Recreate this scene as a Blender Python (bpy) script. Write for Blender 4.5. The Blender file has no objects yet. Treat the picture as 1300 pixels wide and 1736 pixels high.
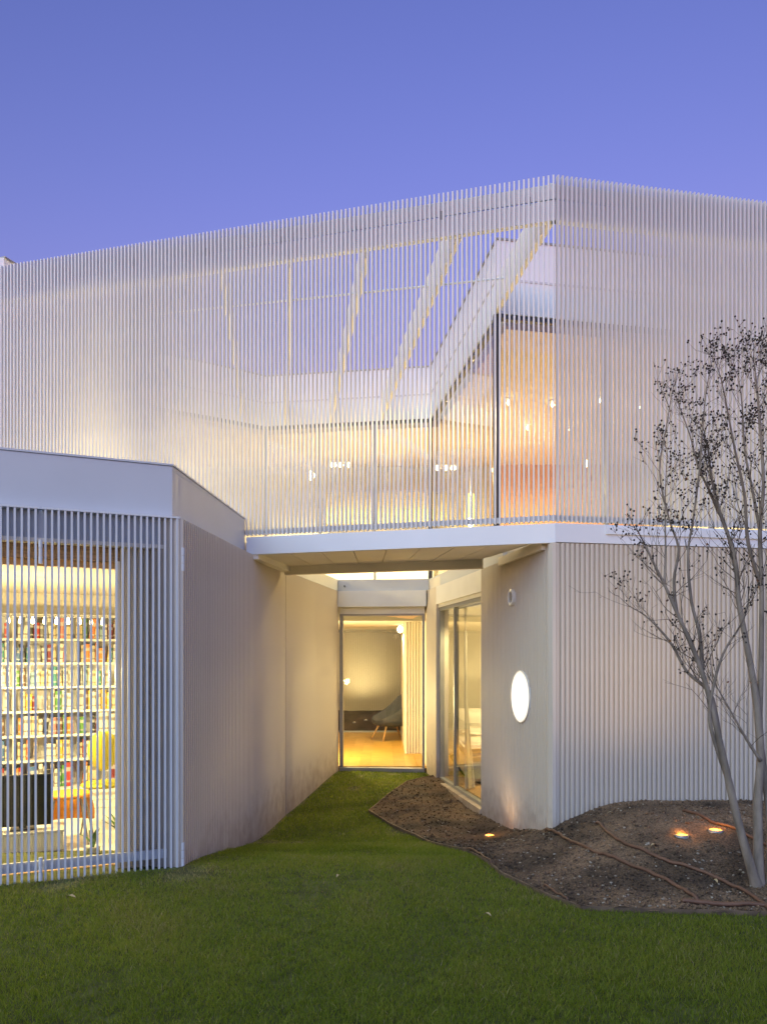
import bpy, bmesh, math, random
import numpy as np
from mathutils import Vector, noise

random.seed(7)
rng = np.random.default_rng(7)
scene = bpy.context.scene
COL = scene.collection

# ------------------------------------------------------------------ camera
F, CX, HZ, EYE = 1300.0, 650.0, 1115.0, 1.6          # focal length and horizon in photo pixels, eye height
cam = bpy.data.cameras.new('camera')
cam.sensor_fit = 'HORIZONTAL'
cam.sensor_width = 36.0
cam.lens = 36.0
cam.shift_y = (HZ - 868.0) / 1300.0
cam.clip_start = 0.05
cam.clip_end = 2000
cam_o = bpy.data.objects.new('camera', cam)
cam_o.location = (0, 0, EYE)
cam_o.rotation_euler = (math.pi / 2, 0, 0)
COL.objects.link(cam_o)
scene.camera = cam_o

# ------------------------------------------------------------------ dusk sky
world = bpy.data.worlds.new('World')
scene.world = world
world.use_nodes = True
wn = world.node_tree
sky = wn.nodes.new('ShaderNodeTexSky')
sky.sky_type = 'NISHITA'
sky.sun_disc = False
sky.sun_elevation = math.radians(-2.0)
sky.sun_rotation = math.radians(192)
sky.ozone_density = 1.84
sky.air_density = 1.0
sky.dust_density = 0.3
bg = wn.nodes['Background']
bg.inputs[1].default_value = 11.3
gam = wn.nodes.new('ShaderNodeGamma')
gam.inputs[1].default_value = 1.55
wb = wn.nodes.new('ShaderNodeMix')                    # white balance of the photograph
wb.data_type = 'RGBA'
wb.blend_type = 'MULTIPLY'
wb.inputs[0].default_value = 1.0
wb.inputs[7].default_value = (1.0, 0.90, 1.03, 1.0)
wn.links.new(sky.outputs[0], gam.inputs[0])
wn.links.new(gam.outputs[0], wb.inputs[6])
wn.links.new(wb.outputs[2], bg.inputs[0])

# the afterglow low behind the camera: a very soft, weak sun
sun = bpy.data.lights.new('afterglow', 'SUN')
sun.energy = 1.7
sun.angle = math.radians(70)
sun.color = (0.86, 1.0, 0.78)
sun_o = bpy.data.objects.new('afterglow', sun)
sun_o.rotation_euler = (math.radians(44), 0, math.radians(-45))
sun_o.location = (-3, -8, 9)
COL.objects.link(sun_o)

scene.view_settings.view_transform = 'Standard'
scene.view_settings.look = 'None'
scene.view_settings.exposure = 0.0
scene.view_settings.gamma = 1.0
scene.view_settings.use_curve_mapping = False
scene.render.engine = 'CYCLES'
scene.cycles.use_denoising = True
scene.cycles.max_bounces = 10
scene.cycles.diffuse_bounces = 5
scene.cycles.glossy_bounces = 5
scene.cycles.transparent_max_bounces = 24
scene.cycles.transmission_bounces = 6
scene.cycles.sample_clamp_indirect = 4.0
scene.cycles.caustics_reflective = False
scene.cycles.caustics_refractive = False

# ------------------------------------------------------------------ helpers
def at(x, y, d):
    """a photo pixel at depth d, in metres"""
    return Vector(((x - CX) / F * d, d, EYE + (HZ - y) / F * d))

def mat(name, col, rough=0.5, var=0.06, scale=6.0, bump=0.0, bscale=60.0, spec=0.5, metal=0.0, emit=None, estr=0.0, stretch=None):
    m = bpy.data.materials.new(name)
    m.use_nodes = True
    n, l = m.node_tree.nodes, m.node_tree.links
    b = n['Principled BSDF']
    b.inputs['Roughness'].default_value = rough
    b.inputs['Metallic'].default_value = metal
    b.inputs['Specular IOR Level'].default_value = spec
    tc = n.new('ShaderNodeTexCoord')
    mp = n.new('ShaderNodeMapping')
    l.new(tc.outputs['Object'], mp.inputs[0])
    if stretch:
        mp.inputs['Scale'].default_value = stretch
    nz = n.new('ShaderNodeTexNoise')
    nz.inputs['Scale'].default_value = scale
    nz.inputs['Detail'].default_value = 5
    l.new(mp.outputs[0], nz.inputs[0])
    cr = n.new('ShaderNodeValToRGB')
    lo = tuple(max(0, c * (1 - var * 1.6)) for c in col) + (1,)
    hi = tuple(min(1, c * (1 + var)) for c in col) + (1,)
    cr.color_ramp.elements[0].position = 0.3
    cr.color_ramp.elements[0].color = lo
    cr.color_ramp.elements[1].position = 0.72
    cr.color_ramp.elements[1].color = hi
    l.new(nz.outputs[0], cr.inputs[0])
    l.new(cr.outputs[0], b.inputs['Base Color'])
    if bump:
        n2 = n.new('ShaderNodeTexNoise')
        n2.inputs['Scale'].default_value = bscale
        n2.inputs['Detail'].default_value = 6
        l.new(mp.outputs[0], n2.inputs[0])
        bp = n.new('ShaderNodeBump')
        bp.inputs['Strength'].default_value = bump
        bp.inputs['Distance'].default_value = 0.01
        l.new(n2.outputs[0], bp.inputs['Height'])
        l.new(bp.outputs[0], b.inputs['Normal'])
    if emit:
        b.inputs['Emission Color'].default_value = tuple(emit) + (1,)
        b.inputs['Emission Strength'].default_value = estr
    return m

def glass(name, tint=(0.97, 0.98, 0.97), ior=1.45, rough=0.0):
    m = bpy.data.materials.new(name)
    m.use_nodes = True
    n, l = m.node_tree.nodes, m.node_tree.links
    n.remove(n['Principled BSDF'])
    out = n['Material Output']
    t = n.new('ShaderNodeBsdfTransparent')
    t.inputs[0].default_value = tint + (1,)
    g = n.new('ShaderNodeBsdfGlossy')
    g.inputs['Roughness'].default_value = rough
    fr = n.new('ShaderNodeFresnel')
    geo = n.new('ShaderNodeNewGeometry')              # thin panes: the rear face reflects like the front one
    mr = n.new('ShaderNodeMapRange')
    mr.inputs['To Min'].default_value = ior
    mr.inputs['To Max'].default_value = 1.0 / ior
    l.new(geo.outputs['Backfacing'], mr.inputs['Value'])
    l.new(mr.outputs[0], fr.inputs['IOR'])
    mx = n.new('ShaderNodeMixShader')
    l.new(fr.outputs[0], mx.inputs[0])
    l.new(t.outputs[0], mx.inputs[1])
    l.new(g.outputs[0], mx.inputs[2])
    l.new(mx.outputs[0], out.inputs[0])
    return m

WARM = (1.0, 0.77, 0.36)
M = dict(
    slat=mat('white_lacquered_aluminium', (0.69, 0.70, 0.72), 0.42, 0.03, 3),
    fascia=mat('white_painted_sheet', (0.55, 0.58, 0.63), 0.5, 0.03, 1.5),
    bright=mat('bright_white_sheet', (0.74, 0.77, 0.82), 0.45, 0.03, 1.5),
    rib=mat('beige_grey_ribbed_paint', (0.65, 0.585, 0.50), 0.55, 0.07, 1.2, stretch=(1, 1, .35)),
    ribcore=mat('beige_grey_wall_paint', (0.59, 0.525, 0.445), 0.6, 0.06, 1.2),
    soffit=mat('cream_soffit_board', (0.86, 0.81, 0.73), 0.5, 0.04, 2),
    inner=mat('cream_plaster', (0.74, 0.70, 0.62), 0.7, 0.03, 1.5),
    white=mat('white_paint', (0.80, 0.79, 0.76), 0.45, 0.03, 3),
    salmon=mat('salmon_plaster', (0.60, 0.33, 0.20), 0.6, 0.05, 2),
    ochre=mat('pale_ochre_plaster', (0.66, 0.56, 0.26), 0.6, 0.05, 2),
    peach=mat('peach_ceiling_boards', (0.72, 0.55, 0.42), 0.6, 0.05, 2),
    dark=mat('dark_anodised_frame', (0.035, 0.035, 0.04), 0.35, 0.1, 8),
    grey=mat('grey_anodised_frame', (0.30, 0.30, 0.30), 0.4, 0.05, 8, metal=0.3),
    brown=mat('brown_timber_frame', (0.36, 0.23, 0.13), 0.5, 0.2, 9, stretch=(1, 1, 8)),
    oak=mat('oak_floor_board', (0.48, 0.27, 0.045), 0.42, 0.18, 4, stretch=(1, 6, 1)),
    oak2=mat('oak_floor_board_pale', (0.54, 0.31, 0.055), 0.40, 0.16, 4, stretch=(1, 6, 1)),
    lightoak=mat('light_oak', (0.55, 0.34, 0.15), 0.45, 0.15, 12, stretch=(1, 1, .2)),
    felt=mat('charcoal_felt', (0.05, 0.054, 0.068), 0.9, 0.2, 40, 0.3, 300),
    linen=mat('white_linen', (0.80, 0.76, 0.68), 0.85, 0.03, 10, 0.2, 60),
    orange=mat('orange_fabric', (0.72, 0.30, 0.02), 0.7, 0.06, 10),
    lime=mat('lime_green_shell', (0.46, 0.42, 0.02), 0.5, 0.04, 10),
    black=mat('black_plastic', (0.012, 0.012, 0.013), 0.3, 0.1, 10),
    terracotta=mat('brown_drip_hose', (0.14, 0.070, 0.042), 0.6, 0.15, 14),
    steel=mat('rusty_edging', (0.15, 0.10, 0.065), 0.7, 0.3, 8),
    bark=mat('smooth_grey_bark', (0.265, 0.215, 0.17), 0.8, 0.28, 14, 0.5, 70, stretch=(1, 1, .35)),
    twig=mat('dark_twig_bark', (0.12, 0.095, 0.078), 0.85, 0.25, 20),
    pod=mat('dry_seed_pod', (0.030, 0.022, 0.018), 0.8, 0.3, 60),
    leafdry=mat('dry_leaf', (0.16, 0.065, 0.04), 0.7, 0.3, 40),
    green=mat('plant_leaf', (0.10, 0.22, 0.03), 0.5, 0.2, 20),
    stone=mat('pale_pebble', (0.30, 0.26, 0.21), 0.8, 0.3, 30),
    straw=mat('dry_straw', (0.42, 0.33, 0.19), 0.8, 0.2, 30),
    glass=glass('clear_glass'),
    glass2=glass('coated_glass', (0.95, 0.96, 0.95), 1.5),
    glass3=glass('anti_reflective_glass', (0.97, 0.97, 0.95), 1.18),
    bulb=mat('lit_bulb', (1, .9, .7), 0.4, 0, emit=(1.0, 0.80, 0.48), estr=14),
    bulbsoft=mat('lit_diffuser', (1, .9, .7), 0.4, 0, emit=(1.0, 0.80, 0.50), estr=6),
    spotlens=mat('amber_lit_lens', (1, .6, .2), 0.3, 0, emit=(1.0, 0.36, 0.04), estr=3.2),
    opal=mat('lit_opal_pane', (0.9, 0.86, 0.78), 0.4, 0, emit=(1.0, 0.88, 0.72), estr=0.82),
)

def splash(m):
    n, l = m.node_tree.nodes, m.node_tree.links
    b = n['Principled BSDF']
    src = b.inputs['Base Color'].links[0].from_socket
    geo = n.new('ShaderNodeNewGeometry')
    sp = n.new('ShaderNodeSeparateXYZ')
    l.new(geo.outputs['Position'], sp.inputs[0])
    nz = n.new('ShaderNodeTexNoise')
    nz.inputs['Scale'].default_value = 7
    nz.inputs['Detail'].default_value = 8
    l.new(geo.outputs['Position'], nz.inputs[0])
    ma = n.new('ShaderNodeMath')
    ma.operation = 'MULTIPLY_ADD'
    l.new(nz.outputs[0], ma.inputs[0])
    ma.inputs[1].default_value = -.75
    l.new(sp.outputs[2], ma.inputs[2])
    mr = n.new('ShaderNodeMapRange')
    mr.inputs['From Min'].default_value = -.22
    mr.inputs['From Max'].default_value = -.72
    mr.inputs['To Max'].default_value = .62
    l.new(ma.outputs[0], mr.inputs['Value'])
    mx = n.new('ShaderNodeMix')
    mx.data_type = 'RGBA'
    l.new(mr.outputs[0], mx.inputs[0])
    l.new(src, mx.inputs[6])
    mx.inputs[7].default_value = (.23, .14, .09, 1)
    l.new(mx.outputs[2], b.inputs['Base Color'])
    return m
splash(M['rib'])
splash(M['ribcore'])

def shape(b, smooth=False, fix=True):
    """MB -> mesh data"""
    me = bpy.data.meshes.new('mesh')
    me.from_pydata(b.v, [], b.f)
    if fix:
        bm = bmesh.new()
        bm.from_mesh(me)
        bmesh.ops.recalc_face_normals(bm, faces=bm.faces)
        bm.to_mesh(me)
        bm.free()
    if smooth:
        me.polygons.foreach_set('use_smooth', [True] * len(me.polygons))
    return me

class MB:
    def __init__(s):
        s.v, s.f = [], []
    def hexa(s, p):                      # 4 bottom points, 4 top points
        k = len(s.v)
        s.v += [tuple(q) for q in p]
        s.f += [tuple(k + i for i in q) for q in ((0, 3, 2, 1), (4, 5, 6, 7), (0, 1, 5, 4), (1, 2, 6, 5), (2, 3, 7, 6), (3, 0, 4, 7))]
        return s
    def box(s, x0, x1, y0, y1, z0, z1):
        return s.hexa([(x0, y0, z0), (x1, y0, z0), (x1, y1, z0), (x0, y1, z0), (x0, y0, z1), (x1, y0, z1), (x1, y1, z1), (x0, y1, z1)])
    def wall(s, a, b, z0, z1, o0, o1):   # vertical slab from a to b, offsets o0..o1 to the left of a->b
        a, b = Vector(a[:2]), Vector(b[:2])
        d = (b - a).normalized()
        n = Vector((-d.y, d.x))
        q = [a + n * o0, b + n * o0, b + n * o1, a + n * o1]
        return s.hexa([(p.x, p.y, z0) for p in q] + [(p.x, p.y, z1) for p in q])
    def prism(s, poly, z0, z1):
        k, n = len(s.v), len(poly)
        s.v += [(p[0], p[1], z0) for p in poly] + [(p[0], p[1], z1) for p in poly]
        s.f += [tuple(k + i for i in reversed(range(n))), tuple(k + n + i for i in range(n))]
        s.f += [(k + i, k + (i + 1) % n, k + n + (i + 1) % n, k + n + i) for i in range(n)]
        return s
    def tube(s, pts, rad, n=8, cap=True):
        pts = [Vector(p) for p in pts]
        if not hasattr(rad, '__len__'):
            rad = [rad] * len(pts)
        k = len(s.v)
        ref = None
        for i, p in enumerate(pts):
            t = (pts[min(i + 1, len(pts) - 1)] - pts[max(i - 1, 0)])
            if t.length < 1e-9:
                t = Vector((0, 0, 1))
            t.normalize()
            if ref is None:
                ref = Vector((1, 0, 0)) if abs(t.x) < .8 else Vector((0, 1, 0))
            u = (ref - t * ref.dot(t)).normalized()
            ref = u
            w = t.cross(u)
            for j in range(n):
                a = 2 * math.pi * j / n
                s.v.append(tuple(p + (u * math.cos(a) + w * math.sin(a)) * rad[i]))
        for i in range(len(pts) - 1):
            for j in range(n):
                a, b2 = k + i * n + j, k + i * n + (j + 1) % n
                s.f.append((a, b2, b2 + n, a + n))
        if cap:
            s.f.append(tuple(k + j for j in reversed(range(n))))
            s.f.append(tuple(k + (len(pts) - 1) * n + j for j in range(n)))
        return s
    def lathe(s, prof, c, n=20):
        k = len(s.v)
        for r, z in prof:
            for j in range(n):
                a = 2 * math.pi * j / n
                s.v.append((c[0] + r * math.cos(a), c[1] + r * math.sin(a), c[2] + z))
        for i in range(len(prof) - 1):
            for j in range(n):
                a, b2 = k + i * n + j, k + i * n + (j + 1) % n
                s.f.append((a, b2, b2 + n, a + n))
        s.f.append(tuple(k + j for j in reversed(range(n))))
        s.f.append(tuple(k + (len(prof) - 1) * n + j for j in range(n)))
        return s

WPOS = {}
def put(name, me, m=None, parent=None, loc=(0, 0, 0), rz=0.0, scale=None):
    """one mesh object; loc is in world metres, parents are never rotated"""
    if isinstance(me, MB):
        me = shape(me)
    o = bpy.data.objects.new(name, me)
    if m is not None and len(me.materials) == 0:
        me.materials.append(m)
    COL.objects.link(o)
    loc = Vector(loc)
    WPOS[o.name] = loc
    if parent is not None:
        o.parent = parent
        o.location = loc - WPOS[parent.name]
    else:
        o.location = loc
    o.rotation_euler = (0, 0, rz)
    if scale:
        o.scale = scale
    return o

def thing(name, label, cat, loc, group=None):
    o = bpy.data.objects.new(name, None)
    o.empty_display_size = 0.2
    COL.objects.link(o)
    o.location = loc
    WPOS[o.name] = Vector(loc)
    o['label'] = label
    o['category'] = cat
    if group:
        o['group'] = group
    return o

def tag(o, label, cat, group=None):
    o['label'] = label
    o['category'] = cat
    if group:
        o['group'] = group
    return o

def lamp(parent, loc, watts, color=WARM, r=0.04, kind='POINT', rot=None, spot=None):
    ld = bpy.data.lights.new('lamp_light', kind)
    ld.energy = watts
    ld.color = color
    if kind in ('POINT', 'SPOT'):
        ld.shadow_soft_size = r
    if kind == 'AREA':
        ld.shape = 'DISK'
        ld.size = r * 2
    if kind == 'SPOT':
        ld.spot_size = spot[0]
        ld.spot_blend = spot[1]
    o = bpy.data.objects.new('lamp_light', ld)
    COL.objects.link(o)
    o.parent = parent
    o.location = Vector(loc) - WPOS[parent.name]
    if rot:
        o.rotation_euler = rot
    return o

V2 = lambda x, y: Vector((x, y))
def along(a, b, d=None, t=None):
    """point on a->b at parameter t or where y == d"""
    if t is None:
        t = (d - a[1]) / (b[1] - a[1])
    return V2(a[0] + (b[0] - a[0]) * t, a[1] + (b[1] - a[1]) * t)

# ------------------------------------------------------------------ plan (metres; camera at 0,0 looking along +y)
UF = V2(.9182, .3961)                 # library front, towards the right
NF = V2(-.3961, .9182)                # into the library
P = V2(-1.57, 5.90)                   # corner of the shuttered front and the passage
Q = V2(-1.376, 8.02)
B = V2(-1.23, 9.62)                   # where the passage wall bends
E1 = V2(-.74, 12.50)                  # door wall at the end of the passage
E2 = V2(.66, 12.33)
C = V2(1.585, 7.20)                   # sharp corner of the right wing
R = V2(5.40, 7.934)
J1 = V2(1.20, 9.34)                   # bedroom window, near jamb
J2 = V2(.80, 11.66)                   # and far jamb
SL = V2(-6.60, 9.457)                 # upper screen, far left
SC = V2(1.606, 7.18)                  # upper screen corner
SR = V2(5.40, 7.91)
ZT, ZF, ZS = 2.68, 2.86, 6.13         # wall top, terrace edge, screen top
ZR0, ZR1 = 5.73, 6.61                 # roof edge
G = [V2(-4.75, 9.6), V2(-3.70, 12.6), V2(-2.82, 13.16), V2(-2.10, 13.66), V2(.81, 13.2), V2(1.356, 9.18), V2(5.6, 10.0)]
FL = -.22                             # ground floor level

def sstep(x, a, b):
    t = min(1, max(0, (x - a) / (b - a)))
    return t * t * (3 - 2 * t)

def ground(x, y):
    base = -.36 * sstep(y, 5.7, 8.6) + .12 * sstep(y, 9.6, 12.3)
    m = .42 * sstep(x, .95, 2.35) * sstep(y, 4.7, 6.9)
    und = .012 * noise.noise((x * .7, y * .7, 3.1))
    return base + m + und

def gpt(px, py):
    """where a photo pixel meets the ground"""
    d = 5.0
    for _ in range(60):
        p = at(px, py, d)
        g = ground(p.x, d)
        d2 = F * (EYE - g) / (py - HZ)
        d += (d2 - d) * .6
    p = at(px, py, d)
    return Vector((p.x, p.y, ground(p.x, p.y)))

# ------------------------------------------------------------------ ground
BED = [gpt(*q)[:2] for q in ((742, 1316), (690, 1327), (657, 1350), (625, 1377), (662, 1400), (705, 1419), (790, 1445), (850, 1483), (930, 1521), (985, 1541), (1100, 1546), (1300, 1551))]
BED += [(3.4, 4.80), (6.2, 4.9), (6.2, 8.6), (1.7, 8.6), (.86, 11.7)]

def inpoly(x, y, poly=BED):
    c = False
    n = len(poly)
    for i in range(n):
        x0, y0 = poly[i]
        x1, y1 = poly[i - 1]
        if (y0 > y) != (y1 > y) and x < (x1 - x0) * (y - y0) / (y1 - y0) + x0:
            c = not c
    return c

def soil_material():
    m = mat('dark_garden_soil', (0.105, 0.069, 0.044), 0.95, 0.5, 2.2, 1.0, 45)
    n, l = m.node_tree.nodes, m.node_tree.links
    b = n['Principled BSDF']
    src = b.inputs['Base Color'].links[0].from_socket
    v = n.new('ShaderNodeTexNoise')
    v.inputs['Scale'].default_value = 70
    v.inputs['Detail'].default_value = 8
    tc = n.new('ShaderNodeTexCoord')
    l.new(tc.outputs['Object'], v.inputs[0])
    cr = n.new('ShaderNodeValToRGB')
    cr.color_ramp.elements[0].position = 0.35
    cr.color_ramp.elements[0].color = (.45, .45, .45, 1)
    cr.color_ramp.elements[1].position = 0.75
    cr.color_ramp.elements[1].color = (1.9, 1.8, 1.7, 1)
    l.new(v.outputs[0], cr.inputs[0])
    mx = n.new('ShaderNodeMix')
    mx.data_type = 'RGBA'
    mx.blend_type = 'MULTIPLY'
    mx.inputs[0].default_value = 1
    l.new(src, mx.inputs[6])
    l.new(cr.outputs[0], mx.inputs[7])
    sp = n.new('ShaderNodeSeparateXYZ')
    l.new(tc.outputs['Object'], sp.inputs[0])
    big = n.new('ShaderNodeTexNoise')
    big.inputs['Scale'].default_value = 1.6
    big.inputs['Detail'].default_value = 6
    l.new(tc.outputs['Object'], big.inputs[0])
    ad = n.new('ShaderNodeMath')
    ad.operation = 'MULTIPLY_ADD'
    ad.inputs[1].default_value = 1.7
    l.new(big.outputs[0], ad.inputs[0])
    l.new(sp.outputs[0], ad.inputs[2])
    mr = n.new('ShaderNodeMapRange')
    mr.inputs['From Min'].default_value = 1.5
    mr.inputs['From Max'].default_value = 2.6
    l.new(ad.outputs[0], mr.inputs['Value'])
    dry_or_skylit = n.new('ShaderNodeMix')  # paler to the right: stronger sky light there is put into the soil colour
    dry_or_skylit.data_type = 'RGBA'
    dry_or_skylit.inputs[6].default_value = (.72, .68, .66, 1)
    dry_or_skylit.inputs[7].default_value = (1.35, 1.38, 1.38, 1)
    l.new(mr.outputs[0], dry_or_skylit.inputs[0])
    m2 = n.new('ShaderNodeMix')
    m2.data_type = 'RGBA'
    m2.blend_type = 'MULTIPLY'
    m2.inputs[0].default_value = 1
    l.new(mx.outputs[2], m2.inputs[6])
    l.new(dry_or_skylit.outputs[2], m2.inputs[7])
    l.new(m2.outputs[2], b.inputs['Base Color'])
    return m
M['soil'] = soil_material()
M['turf'] = mat('turf_earth', (0.075, 0.088, 0.018), 0.95, 0.4, 9, 0.8, 60)

def sheet(name, xs, ys, zf, m, keep=None, smooth=True):
    idx, v, f = {}, [], []
    def vid(i, j):
        if (i, j) not in idx:
            idx[(i, j)] = len(v)
            v.append((xs[i], ys[j], zf(xs[i], ys[j])))
        return idx[(i, j)]
    for j in range(len(ys) - 1):
        for i in range(len(xs) - 1):
            if keep and not keep((xs[i] + xs[i + 1]) / 2, (ys[j] + ys[j + 1]) / 2):
                continue
            f.append((vid(i, j), vid(i + 1, j), vid(i + 1, j + 1), vid(i, j + 1)))
    me = bpy.data.meshes.new(name)
    me.from_pydata(v, [], f)
    if smooth:
        me.polygons.foreach_set('use_smooth', [True] * len(f))
    o = put(name, me, m)
    o['kind'] = 'structure'
    return o

far_x = [-900, -300, -100, -40, -20, -12]
xs = far_x + list(np.arange(-8, 8.01, .2)) + [-a for a in reversed(far_x)]
ys = [-900, -300, -100, -40, -20, -10, -6] + list(np.arange(-3, 13.41, .2)) + [20, 40, 100, 300, 900]
sheet('ground', xs, ys, lambda x, y: ground(x, y) - .012, M['turf'])

def soil_z(x, y):
    return ground(x, y) + .004 + .020 * noise.noise((x * 5, y * 5, 0)) + .010 * noise.noise((x * 17, y * 17, 5)) + .006 * noise.noise((x * 45, y * 45, 9)) + .012
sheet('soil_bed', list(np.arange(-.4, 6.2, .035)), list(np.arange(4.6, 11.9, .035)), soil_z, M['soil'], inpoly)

# unseen clipped hedge added behind the camera to block low horizon glow in the glass
hv, hf = [], []
hn = 160
for i in range(hn + 1):
    x = -45 + 90 * i / hn
    for j, (y0, z0) in enumerate(((-24.0, -.1), (-24.1, 1.2), (-24.2, 3.2), (-24.7, 4.2), (-25.6, 4.2), (-26, -.1))):
        w_ = .35 * noise.noise((x * 1.3, z0 * 1.3, j)) + .2 * noise.noise((x * 4, z0 * 4, j))
        hv.append((x, y0 + w_, z0 + (w_ if z0 > 2 else 0)))
for i in range(hn):
    for j in range(5):
        a_ = i * 6 + j
        hf.append((a_, a_ + 6, a_ + 7, a_ + 1))
hm = bpy.data.meshes.new('hedge')
hm.from_pydata(hv, [], hf)
hedge = thing('glow_block_hedge', 'unseen dark clipped hedge added behind the camera to block the horizon glow', 'hedge', (0, -25, 0))
put('foliage', hm, mat('hedge_leaves', (.035, .055, .02), .8, .6, 5, 1.0, 12), hedge)

# ------------------------------------------------------------------ house: lower storey
house = thing('house', 'white two-storey house with slatted upper screen, ribbed lower walls and a bridge', 'house', (0, 9, 0))

def rib_run(a, b, pitch, parent, z0, z1, w=.024, depth=.028, side=-1, keep=None, name='cladding_rib', me_cache={}):
    """vertical ribs standing proud of the line a->b; side -1 = right of a->b"""
    a, b = V2(*a), V2(*b)
    d = (b - a)
    L = d.length
    d.normalize()
    n = V2(-d.y, d.x) * side
    key = (round(w, 4), round(depth, 4), z0, z1)
    if key not in me_cache:
        h, c = w / 2, .004
        # rib with eased front edges, local +y points away from the wall
        prof = [(-h, 0), (-h, depth - c), (-h + c, depth), (h - c, depth), (h, depth - c), (h, 0)]
        me_cache[key] = shape(MB().prism(prof, 0, z1 - z0))
        me_cache[key].materials.append(M['rib'])
    rz = math.atan2(-n.x, n.y)
    k = int(L / pitch)
    for i in range(k):
        p = a + d * ((i + .5) * pitch)
        if keep and not keep(p):
            continue
        put(name, me_cache[key], None, parent, (p.x, p.y, z0), rz)

# passage wall on the left, in two straight runs
pw = put('passage_wall', MB().wall(P, B, -.7, ZT, 0, .22), M['ribcore'], house)
pw['label'] = 'ribbed beige wall along the left side of the passage'
rib_run(P + (B - P).normalized() * .03, B, .047, pw, -.7, ZT - .004, depth=.015)
pw2 = put('passage_wall', MB().wall(B, E1, -.7, ZT, .004, .22), M['ribcore'], house)
rib_run(B, E1, .047, pw2, -.7, ZT - .004, depth=.012)
put('corner_post', MB().wall(P + UF * .001, P + UF * .030, -.3, ZT - .006, .01, .10), M['rib'], house)

# right wing: sharp corner, ribbed
rw = put('wing_wall', MB().wall(C, R, -.5, ZT, .0, .22), M['ribcore'], house)
rw['label'] = 'ribbed wall of the right wing behind the bare tree'
rib_run(C + (R - C).normalized() * .02, R, .0495, rw, -.5, ZT - .004, w=.028, depth=.024)
RC = V2(.885, 1.181)
OV = along(C, J1, d=7.98)             # round window on the passage side
OVZ = 1.195
dirR = (J1 - C).normalized()
nR = V2(dirR.y, -dirR.x) * -1         # away from the wing, into the passage
if nR.x > 0:
    nR = -nR
rw2 = put('wing_wall', MB().wall(J1, C, -.7, ZT, .004, .20), M['ribcore'], house)
rw2['label'] = 'ribbed side of the right wing with the lit round window'
rib_run(J1, C - (C - J1).normalized() * .02, .047, rw2, -.7, ZT - .004, depth=.018)
# corner strip that closes the two runs
put('corner_post', MB().prism([C + V2(-.035, .02), C + V2(-.006, -.036), C + V2(.03, -.03), C + V2(.05, .06)], -.5, ZT - .002), M['rib'], house)

# lit round window
rz_r = math.atan2(-nR.x, nR.y)
ow = put('round_window', MB().lathe([(.262, 0), (.262, .030), (.272, .030), (.272, 0)], (0, 0, 0), 48), M['white'], house)
def face_disc(o, p, z, off, n):
    o.location = Vector((p.x + n.x * off, p.y + n.y * off, z)) - WPOS[o.parent.name]
    WPOS[o.name] = Vector((p.x + n.x * off, p.y + n.y * off, z))
    o.rotation_euler = Vector((n.x, n.y, 0)).to_track_quat('Z', 'Y').to_euler()
face_disc(ow, OV, OVZ, .0, nR)
pane = put('pane', MB().lathe([(.263, 0), (.263, .018), (.24, .022)], (0, 0, 0), 48), M['opal'], house)
pane['label'] = 'glowing white opal pane of the round window'
face_disc(pane, OV, OVZ, .006, nR)
# small round vent above it
VT = along(C, J1, d=8.22)
vo = put('wall_vent', MB().lathe([(.058, 0), (.058, .045), (.078, .052), (.088, .045), (.088, 0)], (0, 0, 0), 28), M['white'], house)
vz = EYE + (HZ - 1013) / F * 8.22
face_disc(vo, VT, vz, 0, nR)
vi = put('vent_cover', MB().lathe([(.05, 0), (.05, .03), (.03, .04)], (0, 0, 0), 28), M['grey'], house)
face_disc(vi, VT, vz, .0, nR)

# bedroom window in the passage: lintel, frame, two panes
ZH = 2.38
put('window_lintel', MB().wall(J2, J1, ZH + .03, ZT - .002, .0, .2), M['white'], house)
put('window_lintel', MB().wall(J2, J1, ZH - .02, ZH + .03, .03, .2), M['white'], house)
put('passage_wall', MB().wall(E2 + V2(.03, -.02), J2, -.7, ZT, .0, .2), M['rib'], house)
bw = put('bedroom_window', MB().wall(J2, J1, FL - .12, FL - .03, -.03, .14), M['ribcore'], house)
bw['label'] = 'tall sliding window of the lit bedroom'
wm = along(J2, J1, t=.36)
for a_, b_, z0, z1 in ((J2, J1, ZH - .07, ZH - .02), (J2, J1, FL - .03, FL + .01)):
    put('frame_rail', MB().wall(a_, b_, z0, z1, .045, .115), M['grey'], bw)
for t in (.005, .355, .985):
    a_ = along(J2, J1, t=t)
    b_ = along(J2, J1, t=t + .02)
    put('frame_post', MB().wall(a_, b_, FL + .01, ZH - .07, .047, .113), M['grey'], bw)
put('pane', MB().wall(along(J2, J1, t=.02), along(J2, J1, t=.36), FL + .01, ZH - .07, .092, .098), M['glass2'], bw)
put('pane', MB().wall(along(J2, J1, t=.37), along(J2, J1, t=.985), FL + .01, ZH - .07, .062, .068), M['glass2'], bw)

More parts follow.
